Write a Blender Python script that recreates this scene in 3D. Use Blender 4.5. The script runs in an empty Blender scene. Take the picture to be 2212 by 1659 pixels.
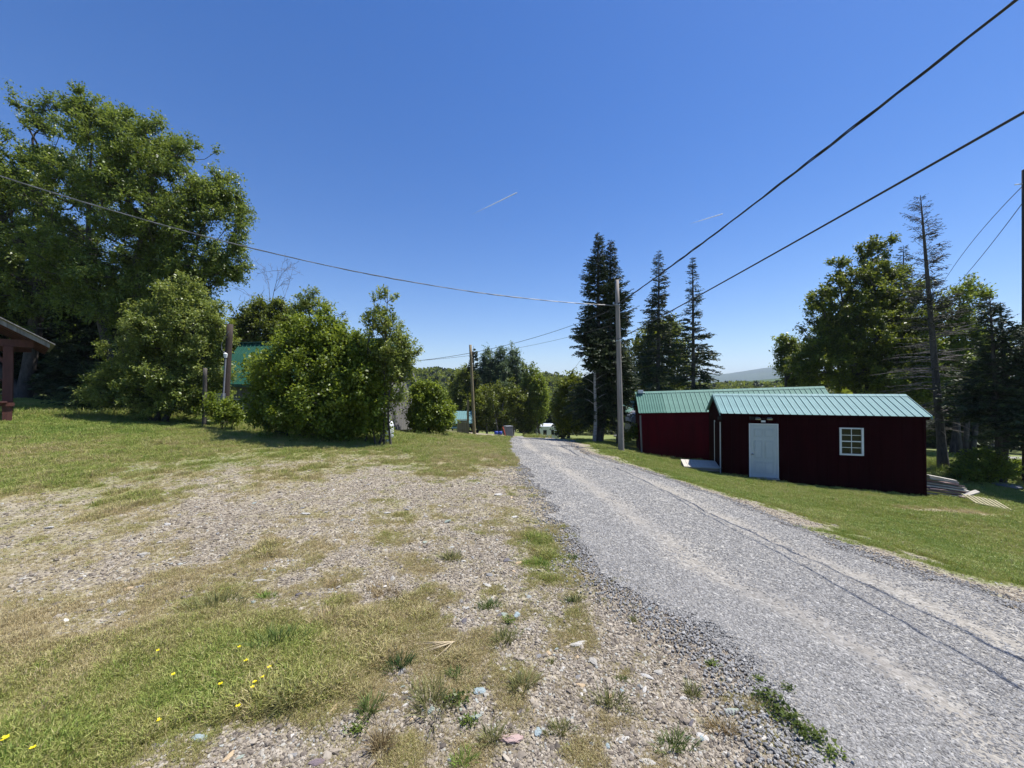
import bpy, bmesh, math, random
import numpy as np
from mathutils import Vector, Matrix

rng = np.random.default_rng(7)
random.seed(7)
S = bpy.context.scene
COL = S.collection

# ------------------------------------------------------------------ camera, sky, sun, exposure
F = 831.0            # focal length in units of a 2212 px wide frame
CX, CY = 1106.0, 829.5
PITCH = math.radians(0.72)
EYE = 1.6
cam_d = bpy.data.cameras.new('camera')
cam_d.sensor_width = 36.0
cam_d.lens = 36.0 * F / 2212.0
cam_d.clip_start = 0.05
cam_d.clip_end = 30000
cam = bpy.data.objects.new('camera', cam_d)
COL.objects.link(cam)
cam.location = (0, 0, EYE)
cam.rotation_euler = (math.radians(90) + PITCH, 0, 0)
S.camera = cam

SUN_DIR = np.array([.386, .126, .9135]); SUN_DIR /= np.linalg.norm(SUN_DIR)
world = bpy.data.worlds.new('World'); S.world = world; world.use_nodes = True
wn = world.node_tree.nodes; wl = world.node_tree.links
wn.clear()
wo = wn.new('ShaderNodeOutputWorld'); wb = wn.new('ShaderNodeBackground')
sky = wn.new('ShaderNodeTexSky'); sky.sky_type = 'NISHITA'; sky.sun_disc = False
sky.sun_elevation = math.radians(66); sky.sun_rotation = math.radians(72)
sky.altitude = 400; sky.air_density = 1.0; sky.dust_density = 0.25; sky.ozone_density = 2.2
hs = wn.new('ShaderNodeHueSaturation')
hs.inputs['Hue'].default_value = 0.512; hs.inputs['Saturation'].default_value = 1.38; hs.inputs['Value'].default_value = 1.0
wl.new(sky.outputs[0], hs.inputs['Color']); wl.new(hs.outputs[0], wb.inputs['Color'])
wb.inputs['Strength'].default_value = 0.096
wl.new(wb.outputs[0], wo.inputs['Surface'])

sd = bpy.data.lights.new('sun', 'SUN'); sd.energy = 5.0; sd.angle = math.radians(0.53); sd.color = (1.0, .96, .9)
sun = bpy.data.objects.new('sun', sd); COL.objects.link(sun)
sun.location = tuple(SUN_DIR * 60)
sun.rotation_euler = Vector(SUN_DIR).to_track_quat('Z', 'Y').to_euler()

S.view_settings.view_transform = 'Standard'; S.view_settings.look = 'None'
S.view_settings.exposure = 0.7; S.view_settings.gamma = 1.0; S.view_settings.use_curve_mapping = False
S.cycles.max_bounces = 6; S.cycles.diffuse_bounces = 2; S.cycles.transparent_max_bounces = 8
S.cycles.transmission_bounces = 3; S.cycles.volume_bounces = 0; S.cycles.glossy_bounces = 2
S.cycles.use_denoising = True
S.cycles.caustics_reflective = False; S.cycles.caustics_refractive = False

# ------------------------------------------------------------------ pixel helpers (2212 px frame)
cp, sp_ = math.cos(PITCH), math.sin(PITCH)
def ray(px, py):
    u = (np.asarray(px, float) - CX) / F; v = (CY - np.asarray(py, float)) / F
    return np.stack([u + 0 * v, cp - sp_ * v + 0 * u, sp_ + cp * v + 0 * u], -1)
def P(px, py, D):
    r = ray(px, py)
    return np.array([0, 0, EYE]) + r * (D / r[..., 1:2])
def proj(x, y, z):
    zc = z - EYE
    depth = y * cp + zc * sp_; up = -y * sp_ + zc * cp
    depth = np.maximum(depth, 1e-3)
    return CX + F * x / depth, CY - F * up / depth

# ------------------------------------------------------------------ terrain height
CTRL = [(13, 912, 11), (250, 905, 14), (450, 915, 14.5), (500, 925, 13.5), (870, 965, 10.8), (935, 940, 17), (1000, 943, 25),
        (1060, 945, 33), (1150, 949, 32), (1210, 950, 29), (1290, 955, 22), (1343, 975, 17.5), (1100, 985, 10), (1260, 985, 14),
        (1385, 982, 20), (1648, 1039, 14.3), (1550, 1026, 14.8), (2013, 1076, 13), (2163, 1045, 15.4), (2040, 1010, 17),
        (2212, 985, 26), (2212, 1315, 3.8), (1800, 1200, 4.9), (1450, 1060, 8), (1900, 1130, 8.6), (2212, 1150, 8), (1350, 1015, 10.6), (700, 938, 13), (1900, 1048, 15), (1020, 937, 34), (1120, 942, 37)]
pts = [tuple(P(*c)) for c in CTRL]
for x, y, z in [(0, 1.2, 0), (-2, 2, 0), (1.4, 1.8, -.02), (-3, 5, .02), (0, 4, 0), (-6, 8, .1), (-9, 5, .15), (3.2, 2, -.3), (0, -8, .1), (-12, -8, .4), (12, -8, -1.2),
                (.8, 3.7, -.03), (-2, 8, -.02), (12, 3, -1.6), (-20, 20, .9), (-10, 22, .1), (-25, 8, 1.2), (30, 12, -2.6), (-20, 40, -1.5), (10, 40, -3.8),
                (35, 40, -4), (0, 45, -4.2), (-45, 45, 0.5), (50, 10, -4), (0, 70, -6), (-60, 0, 2), (60, 60, -6), (0, -60, 1), (60, -50, -4), (-60, -60, 3), (-50, 80, -3), (45, 80, -7)]:
    pts.append((x, y, z))
pts = np.array(pts)
def tps_k(r2): return np.where(r2 > 1e-9, .5 * r2 * np.log(np.maximum(r2, 1e-9)), 0)
_n = len(pts)
_d2 = ((pts[:, None, :2] - pts[None, :, :2]) ** 2).sum(-1)
_A = np.zeros((_n + 3, _n + 3)); _A[:_n, :_n] = tps_k(_d2) + np.eye(_n) * .12
_A[:_n, _n] = 1; _A[:_n, _n + 1:] = pts[:, :2]; _A[_n, :_n] = 1; _A[_n + 1:, :_n] = pts[:, :2].T
_w = np.linalg.solve(_A, np.concatenate([pts[:, 2], [0, 0, 0]]))
def Hb(x, y):
    x = np.asarray(x, float); y = np.asarray(y, float)
    sh = x.shape; x = x.ravel(); y = y.ravel()
    rr = np.hypot(x, y); k = np.minimum(1, 75 / np.maximum(rr, 1)); xc, yc = x * k, y * k
    out = np.zeros(len(x))
    for i in range(0, len(x), 50000):
        a, b = xc[i:i + 50000], yc[i:i + 50000]
        d2 = (a[:, None] - pts[None, :, 0]) ** 2 + (b[:, None] - pts[None, :, 1]) ** 2
        out[i:i + 50000] = tps_k(d2) @ _w[:_n] + _w[_n] + _w[_n + 1] * a + _w[_n + 2] * b
    t = np.clip((rr - 60) / 120, 0, 1); t = t * t * (3 - 2 * t)
    out = out * (1 - t) + t * (-9)
    return out.reshape(sh)
# value noise
def hash2(ix, iy, s):
    n = (ix.astype(np.int64) * 374761393 + iy.astype(np.int64) * 668265263 + s * 974634777) & 0x7fffffff
    n = ((n ^ (n >> 13)) * 1274126177) & 0x7fffffff
    return ((n ^ (n >> 16)) & 0xffff) / 65535.0
def vnoise(x, y, s=0):
    ix = np.floor(x); iy = np.floor(y); fx = x - ix; fy = y - iy
    fx = fx * fx * (3 - 2 * fx); fy = fy * fy * (3 - 2 * fy)
    a = hash2(ix, iy, s); b = hash2(ix + 1, iy, s); c = hash2(ix, iy + 1, s); d = hash2(ix + 1, iy + 1, s)
    return (a * (1 - fx) + b * fx) * (1 - fy) + (c * (1 - fx) + d * fx) * fy
def fbm(x, y, s=0, o=4):
    t = 0; a = .5; tot = 0
    for i in range(o):
        t = t + a * vnoise(x, y, s + i * 17); tot += a; x = x * 2.03; y = y * 2.03; a *= .5
    return t / tot
def H(x, y):
    x = np.asarray(x, float); y = np.asarray(y, float)
    return Hb(x, y) + .05 * (fbm(x * .9, y * .9, 3, 3) - .5) + .018 * (vnoise(x * 6, y * 6, 9) - .5)
_H0 = H
def H(x, y):
    x = np.asarray(x, float); y = np.asarray(y, float); z = _H0(x, y)
    if 'le' not in globals() or 're_' not in globals() or not ROAD_READY: return z
    r = np.hypot(x, y); near = np.clip((26 - r) / 10, 0, 1)
    z = z + near * .022 * (fbm(x * 5, y * 5, 71, 3) - .5)
    dl = sdist(x, y, le); dr = -sdist(x, y, re_); ac = -dl / (np.abs(dl) + np.abs(dr) + 1e-6)
    ins = (dl < 0) & (dr < 0)
    z = z - np.where(ins, near * .032 * (np.exp(-((ac - .27) / .09) ** 2) + np.exp(-((ac - .74) / .09) ** 2)), 0)
    ridge = np.exp(-((dl + .08) / .14) ** 2) + .7 * np.exp(-((dr + .02) / .16) ** 2)
    return z + near * .012 * ridge * (.3 + 1.2 * fbm(x * 1.7, y * 1.7, 72, 3)) * (y > -2)
ROAD_READY = False
def h1(x, y): return float(H(np.array([x]), np.array([y]))[0])
def gp(px, py):
    """ground point seen at a pixel"""
    r = ray(px, py); r = r / r[..., 1:2]
    ds = np.concatenate([np.linspace(.8, 12, 300), np.linspace(12.1, 90, 700)])
    q = np.array([0, 0, EYE]) + r[None] * ds[:, None]
    hh = Hb(q[:, 0], q[:, 1])
    i = np.argmax(q[:, 2] < hh)
    if q[i, 2] >= hh[i]: i = len(ds) - 1
    return np.array([q[i, 0], q[i, 1], hh[i]])
def at(px, D):
    x = (px - CX) / F * D
    return (x, D, h1(x, D))

# ------------------------------------------------------------------ materials
def mat(name, c1, c2=None, scale=5, rough=.8, bump=0, metal=0, spec=.5, detail=6, stretch=None, emis=None, bscale=None, attr=None):
    m = bpy.data.materials.new(name); m.use_nodes = True
    n = m.node_tree.nodes; l = m.node_tree.links
    b = n['Principled BSDF']; b.inputs['Roughness'].default_value = rough; b.inputs['Metallic'].default_value = metal
    b.inputs['Specular IOR Level'].default_value = spec
    b.inputs['Base Color'].default_value = (*c1, 1)
    tc = n.new('ShaderNodeTexCoord'); mp = n.new('ShaderNodeMapping'); l.new(tc.outputs['Object'], mp.inputs[0])
    if stretch: mp.inputs['Scale'].default_value = stretch
    if c2 is not None:
        t = n.new('ShaderNodeTexNoise'); t.inputs['Scale'].default_value = scale; t.inputs['Detail'].default_value = detail; t.inputs['Roughness'].default_value = .65
        l.new(mp.outputs[0], t.inputs['Vector'])
        r = n.new('ShaderNodeValToRGB'); r.color_ramp.elements[0].position = .35; r.color_ramp.elements[1].position = .65
        r.color_ramp.elements[0].color = (*c1, 1); r.color_ramp.elements[1].color = (*c2, 1)
        l.new(t.outputs['Fac'], r.inputs[0]); l.new(r.outputs[0], b.inputs['Base Color'])
    if bump:
        t2 = n.new('ShaderNodeTexNoise'); t2.inputs['Scale'].default_value = bscale or scale * 3; t2.inputs['Detail'].default_value = 4
        l.new(mp.outputs[0], t2.inputs['Vector'])
        bp = n.new('ShaderNodeBump'); bp.inputs['Strength'].default_value = bump; bp.inputs['Distance'].default_value = .02
        l.new(t2.outputs['Fac'], bp.inputs['Height']); l.new(bp.outputs[0], b.inputs['Normal'])
    return m

def leafmat(name, stops, rough=.45, trans=.42, spec=.4, instancer=False):
    """stops: list of (pos, colour) driven by the per-leaf value 'rnd'"""
    m = bpy.data.materials.new(name); m.use_nodes = True
    n = m.node_tree.nodes; l = m.node_tree.links
    b = n['Principled BSDF']; out = n['Material Output']
    a = n.new('ShaderNodeAttribute'); a.attribute_name = 'rnd'
    r = n.new('ShaderNodeValToRGB')
    els = r.color_ramp.elements
    while len(els) < len(stops): els.new(.5)
    for e, (p, c) in zip(els, stops): e.position = p; e.color = (*c, 1)
    if instancer:
        a2 = n.new('ShaderNodeAttribute'); a2.attribute_type = 'INSTANCER'; a2.attribute_name = 'tone'
        ad = n.new('ShaderNodeMath'); ad.operation = 'MULTIPLY_ADD'; ad.inputs[1].default_value = .25
        l.new(a.outputs['Fac'], ad.inputs[0]); l.new(a2.outputs['Fac'], ad.inputs[2]); l.new(ad.outputs[0], r.inputs[0])
    else:
        l.new(a.outputs['Fac'], r.inputs[0])
    l.new(r.outputs[0], b.inputs['Base Color']); b.inputs['Roughness'].default_value = rough
    b.inputs['Specular IOR Level'].default_value = spec
    if trans > 0:
        t = n.new('ShaderNodeBsdfTranslucent'); mx = n.new('ShaderNodeMixShader'); mx.inputs[0].default_value = trans
        hh = n.new('ShaderNodeHueSaturation'); hh.inputs['Value'].default_value = 1.5; hh.inputs['Hue'].default_value = .485
        l.new(r.outputs[0], hh.inputs['Color']); l.new(hh.outputs[0], t.inputs['Color'])
        l.new(b.outputs[0], mx.inputs[1]); l.new(t.outputs[0], mx.inputs[2]); l.new(mx.outputs[0], out.inputs['Surface'])
    return m

M = {}
M['bark'] = mat('bark', (.035, .03, .026), (.09, .08, .07), 12, .9, .6, stretch=(1, 1, .25))
M['bark_grey'] = mat('bark_grey', (.09, .085, .08), (.17, .16, .15), 10, .9, .5, stretch=(1, 1, .3))
M['birch'] = mat('birch_bark', (.18, .17, .16), (.42, .40, .38), 6, .8, .3, stretch=(.4, .4, 3))
M['twig'] = mat('dead_twig', (.10, .09, .085), (.2, .18, .17), 8, .9)
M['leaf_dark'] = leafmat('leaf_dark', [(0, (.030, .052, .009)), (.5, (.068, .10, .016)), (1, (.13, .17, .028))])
M['leaf_mid'] = leafmat('leaf_mid', [(0, (.052, .085, .012)), (.5, (.115, .165, .024)), (1, (.20, .26, .045))], rough=.4, spec=.45)
M['leaf_yellow'] = leafmat('leaf_yellow', [(0, (.065, .095, .010)), (.5, (.14, .20, .020)), (1, (.25, .31, .035))])
M['leaf_maple'] = leafmat('leaf_maple', [(0, (.045, .065, .008)), (.5, (.105, .14, .014)), (1, (.19, .23, .024))])
M['leaf_bluish'] = leafmat('leaf_pale', [(0, (0.057, 0.098, 0.046)), (.5, (0.098, 0.149, 0.069)), (1, (0.161, 0.218, 0.103))])
M['leaf_silver'] = leafmat('leaf_silver', [(0, (.07, .105, .014)), (.5, (.165, .215, .038)), (1, (.29, .34, .09))], rough=.42, spec=.45)
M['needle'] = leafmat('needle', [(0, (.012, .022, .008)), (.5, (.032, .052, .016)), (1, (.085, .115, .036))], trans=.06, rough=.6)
M['needle_light'] = leafmat('needle_light', [(0, (0.024, 0.048, 0.012)), (.5, (0.060, 0.096, 0.024)), (1, (0.120, 0.168, 0.042))], trans=.12, rough=.6)
M['needle_thin'] = leafmat('needle_thin', [(0, (.03, .03, .022)), (.5, (.045, .05, .03)), (1, (.07, .065, .04))], trans=.03, rough=.8)

# ------------------------------------------------------------------ object helpers
def props(o, label=None, cat=None, group=None, kind=None):
    if label: o['label'] = label
    if cat: o['category'] = cat
    if group: o['group'] = group
    if kind: o['kind'] = kind
    return o
def empty(name, loc, label, cat, group=None, rz=0):
    o = bpy.data.objects.new(name, None); COL.objects.link(o); o.location = tuple(map(float, loc)); o.rotation_euler = (0, 0, rz)
    o.empty_display_size = .2
    return props(o, label, cat, group)
def link(name, me, material=None, parent=None):
    if material is not None and len(me.materials) == 0: me.materials.append(material)
    o = bpy.data.objects.new(name, me); COL.objects.link(o)
    if parent: o.parent = parent
    return o
def np_mesh(name, V, Fc, attrs=None, smooth=False):
    """V (n,3); Fc (m,k) one face size"""
    me = bpy.data.meshes.new(name); V = np.asarray(V, np.float32); Fc = np.asarray(Fc, np.int32)
    m, k = Fc.shape
    me.vertices.add(len(V)); me.vertices.foreach_set('co', V.ravel())
    me.loops.add(m * k); me.loops.foreach_set('vertex_index', Fc.ravel())
    me.polygons.add(m); me.polygons.foreach_set('loop_start', np.arange(0, m * k, k, dtype=np.int32))
    me.polygons.foreach_set('loop_total', np.full(m, k, np.int32))
    if smooth: me.polygons.foreach_set('use_smooth', np.ones(m, bool))
    if attrs:
        for a, vals in attrs.items():
            at_ = me.attributes.new(a, 'FLOAT', 'POINT'); at_.data.foreach_set('value', np.asarray(vals, np.float32))
    me.update(calc_edges=True)
    return me
class MB:
    """collects boxes, prisms and tubes into one mesh"""
    def __init__(s): s.v = []; s.f = []
    def add(s, vs, fs):
        o = len(s.v); s.v += [tuple(map(float, v)) for v in vs]; s.f += [tuple(i + o for i in f) for f in fs]; return s
    def box(s, x0, x1, y0, y1, z0, z1):
        v = [(x, y, z) for z in (z0, z1) for y in (y0, y1) for x in (x0, x1)]
        return s.add(v, [(0, 2, 3, 1), (4, 5, 7, 6), (0, 1, 5, 4), (2, 6, 7, 3), (0, 4, 6, 2), (1, 3, 7, 5)])
    def obox(s, c, ax, ay, az, hx, hy, hz):
        c = np.array(c, float); ax = np.array(ax, float); ay = np.array(ay, float); az = np.array(az, float)
        v = [c + ax * hx * i + ay * hy * j + az * hz * k for k in (-1, 1) for j in (-1, 1) for i in (-1, 1)]
        return s.add(v, [(0, 2, 3, 1), (4, 5, 7, 6), (0, 1, 5, 4), (2, 6, 7, 3), (0, 4, 6, 2), (1, 3, 7, 5)])
    def hexa(s, v8): return s.add(v8, [(0, 3, 2, 1), (4, 5, 6, 7), (0, 1, 5, 4), (1, 2, 6, 5), (2, 3, 7, 6), (3, 0, 4, 7)])
    def tube(s, path, radii, n=8, caps=True):
        path = [Vector(tuple(map(float, p))) for p in path]
        if not hasattr(radii, '__len__'): radii = [radii] * len(path)
        o = len(s.v); up = Vector((0.13, 0.31, .94)).normalized(); prevx = None
        for i, p in enumerate(path):
            d = (path[min(i + 1, len(path) - 1)] - path[max(i - 1, 0)]).normalized()
            if prevx is None:
                x = d.cross(up if abs(d.dot(up)) < .95 else Vector((1, 0, 0))).normalized()
            else: x = (prevx - d * prevx.dot(d)).normalized()
            prevx = x; y = d.cross(x)
            for k in range(n):
                a = 2 * math.pi * k / n; q = p + (x * math.cos(a) + y * math.sin(a)) * radii[i]; s.v.append(tuple(q))
        for i in range(len(path) - 1):
            for k in range(n):
                a, b = o + i * n + k, o + i * n + (k + 1) % n; s.f.append((a, b, b + n, a + n))
        if caps:
            s.f.append(tuple(o + k for k in reversed(range(n)))); s.f.append(tuple(o + (len(path) - 1) * n + k for k in range(n)))
        return s
    def build(s, name, material, parent=None, smooth=False, bevel=0):
        me = bpy.data.meshes.new(name); me.from_pydata(s.v, [], s.f); me.update()
        if smooth:
            for p in me.polygons: p.use_smooth = True
        o = link(name, me, material, parent)
        if bevel:
            b = o.modifiers.new('bevel', 'BEVEL'); b.width = bevel; b.segments = 2; b.limit_method = 'ANGLE'
        return o
def seg_tubes(p0, p1, r0, r1, n=4):
    """many separate tapered segments -> V, F"""
    p0 = np.asarray(p0, float); p1 = np.asarray(p1, float)
    d = p1 - p0; L = np.linalg.norm(d, axis=1, keepdims=True); d = d / np.maximum(L, 1e-6)
    ref = np.where(np.abs(d[:, 2:3]) < .9, np.array([[0, 0, 1.]]), np.array([[1., 0, 0]]))
    x = np.cross(d, ref); x /= np.maximum(np.linalg.norm(x, axis=1, keepdims=True), 1e-6); y = np.cross(d, x)
    N = len(p0); V = np.zeros((N, 2 * n, 3))
    for k in range(n):
        a = 2 * math.pi * k / n; c, s_ = math.cos(a), math.sin(a)
        off = x * c + y * s_
        V[:, k] = p0 + off * np.asarray(r0).reshape(-1, 1); V[:, n + k] = p1 + off * np.asarray(r1).reshape(-1, 1)
    Fs = []
    base = (np.arange(N) * 2 * n)[:, None]
    for k in range(n):
        k2 = (k + 1) % n
        Fs.append(base + np.array([[k, k2, n + k2, n + k]]))
    return V.reshape(-1, 3), np.concatenate(Fs)
def norm(a): return a / np.maximum(np.linalg.norm(a, axis=-1, keepdims=True), 1e-9)

def leaves_geo(pos, axis, nrm, ln, wd, rg, fold=.25):
    """rhombic leaves, one folded quad each. pos base, axis tip dir, nrm normal"""
    axis = norm(axis); side = norm(np.cross(nrm, axis)); up = np.cross(axis, side)
    ln = ln[:, None]; wd = wd[:, None]
    V = np.stack([pos, pos + axis * ln * .45 + side * wd * .5 + up * wd * fold, pos + axis * ln, pos + axis * ln * .45 - side * wd * .5 + up * wd * fold], 1)
    N = len(pos); Fc = np.arange(N * 4).reshape(N, 4)
    return V.reshape(-1, 3), Fc

# ------------------------------------------------------------------ deciduous trees
def tube_mesh_from_nodes(nodes, parent, rad, n=4):
    i = np.array([k for k in range(len(nodes)) if parent[k] >= 0]); p = np.array([parent[k] for k in i])
    return seg_tubes(nodes[p], nodes[i], rad[p] * .999, rad[i], n)
def leafy(name, label, cat, base, lobes, ncl, lpc, lsize, lmat, bmat='bark', seed=0, cr=.45, trunk_r=.15, stems=None, upw=.5, hollow=.25, group=None, gap=.42, asp=.62):
    r = np.random.default_rng(seed)
    base = np.array(base, float)
    C = np.array([l[0] for l in lobes]); R = np.array([l[1] for l in lobes])
    w = (R.prod(1)) ** .8; w /= w.sum()
    cl = []
    while sum(len(c) for c in cl) < ncl:
        k = r.choice(len(C), ncl, p=w); d = norm(r.normal(size=(ncl, 3)))
        rad = (hollow ** 3 + (1 - hollow ** 3) * r.random(ncl)) ** (1 / 3.) * (0.84 + .3 * r.random(ncl)) * np.where(r.random(ncl) < .13, 1.08 + .22 * r.random(ncl), 1)
        q = C[k] + d * R[k] * rad[:, None]
        nz = vnoise(q[:, 0] / (3.0 * cr) + q[:, 1] * .3 / cr, q[:, 2] / (2.1 * cr) - q[:, 1] * .25 / cr, seed + 5) * .7 + .3 * vnoise(q[:, 0] / (1.1 * cr), q[:, 2] / (.9 * cr) + q[:, 1], seed + 8)
        q = q[(nz > gap - .15 * (rad > .9)) & (q[:, 2] > base[2] + .12)]
        cl.append(q)
    cl = np.concatenate(cl)[:ncl]
    top = C[np.argmax(C[:, 2] + R[:, 2] * .5)]; cen = (C * w[:, None]).sum(0)
    # skeleton
    nodes = []; par = []
    if stems is None: stems = [(base, top)]
    for b, t in stems:
        b = np.array(b, float); t = np.array(t, float); prev = -1; ns = 9
        mid = r.normal(size=3) * .04 * np.linalg.norm(t - b); mid[2] = 0
        for i in range(ns + 1):
            u = i / ns; q = b + (t - b) * u + mid * math.sin(u * math.pi)
            nodes.append(q); par.append(prev); prev = len(nodes) - 1
    nst = len(nodes)
    order = np.argsort(np.linalg.norm((cl - cen) / R.max(0), axis=1) + .15 * r.random(len(cl)))
    nn = np.zeros((len(nodes) + len(cl) * 2 + 5, 3)); nn[:len(nodes)] = nodes; cnt = len(nodes)
    endn = []
    for c in cl[order]:
        dv = c - nn[:cnt]; dist = np.linalg.norm(dv, axis=1) + np.where(dv[:, 2] < 0.05 * np.abs(dv[:, 0]) , .8 + np.abs(dv[:, 2]) * .6, 0) + np.where(np.arange(cnt) < 2, 3, 0)
        k = int(np.argmin(dist)); L = np.linalg.norm(c - nn[k])
        m_ = nn[k] * .5 + c * .5 + np.array([0, 0, -.08 * L]) + r.normal(size=3) * .07 * L
        nn[cnt] = m_; par.append(k); nn[cnt + 1] = c; par.append(cnt); endn.append(cnt + 1); cnt += 2
    nn = nn[:cnt]; par = np.array(par)
    wgt = np.zeros(cnt); wgt[endn] = 1
    for k in range(cnt - 1, -1, -1):
        if par[k] >= 0: wgt[par[k]] += wgt[k]
    wgt = np.maximum(wgt, 1)
    rad = .006 + (trunk_r - .006) * (wgt / wgt.max()) ** .55
    for si in range(len(stems)):  # keep stems tapered and full at the base
        for i in range(10): rad[si * 10 + i] = max(rad[si * 10 + i], trunk_r * (1 - .085 * i) * (1 if len(stems) == 1 else .75))
        rad[si * 10] *= 1.25
    root = empty(name, base, label, cat, group)
    V, Fc = tube_mesh_from_nodes(nn - base, par, rad, 6)
    link('trunk', np_mesh('trunk', V, Fc, smooth=True), M[bmat], root)
    # leaves along short twigs in each cluster
    tw = max(3, lpc // 9); N = len(cl) * tw
    cc = np.repeat(cl, tw, 0); csz = np.repeat(cr * (.6 + .8 * r.random(len(cl))), tw)
    out = norm(cc - (cen + np.array([0, 0, -.3])))
    td = norm(r.normal(size=(N, 3)) * .8 + out * .6 + np.array([0, 0, upw * .5]))
    k = 9
    t = r.random((N, k)); pos = cc[:, None] + td[:, None] * (csz[:, None] * (t * 1.15 - .15))[..., None] + r.normal(size=(N, k, 3)) * lsize * .45
    pos = pos.reshape(-1, 3); NL = len(pos)
    ax = norm(np.repeat(td, k, 0) * .6 + r.normal(size=(NL, 3)) * .75 + np.array([0, 0, -.25]))
    nr = norm(r.normal(size=(NL, 3)) * .55 + np.array([0, 0, .75]) + np.repeat(out, k, 0) * .35)
    ls = lsize * (.6 + .8 * r.random(NL))
    V, Fc = leaves_geo(pos - base, ax, nr, ls, ls * asp, r)
    lr = np.clip(np.repeat(np.repeat(r.normal(.5, .16, len(cl)), tw), k) + r.normal(0, .17, NL), 0, 1)
    me = np_mesh('foliage', V, Fc, {'rnd': np.repeat(lr, 4)})
    link('foliage', me, M[lmat], root)
    return root
def lobe(px, py, rx, ry, D, dz=0, depth=.85):
    s = D / F
    return (P(px, py, D + dz), np.array([rx * s, rx * s * depth, ry * s]))

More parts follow.
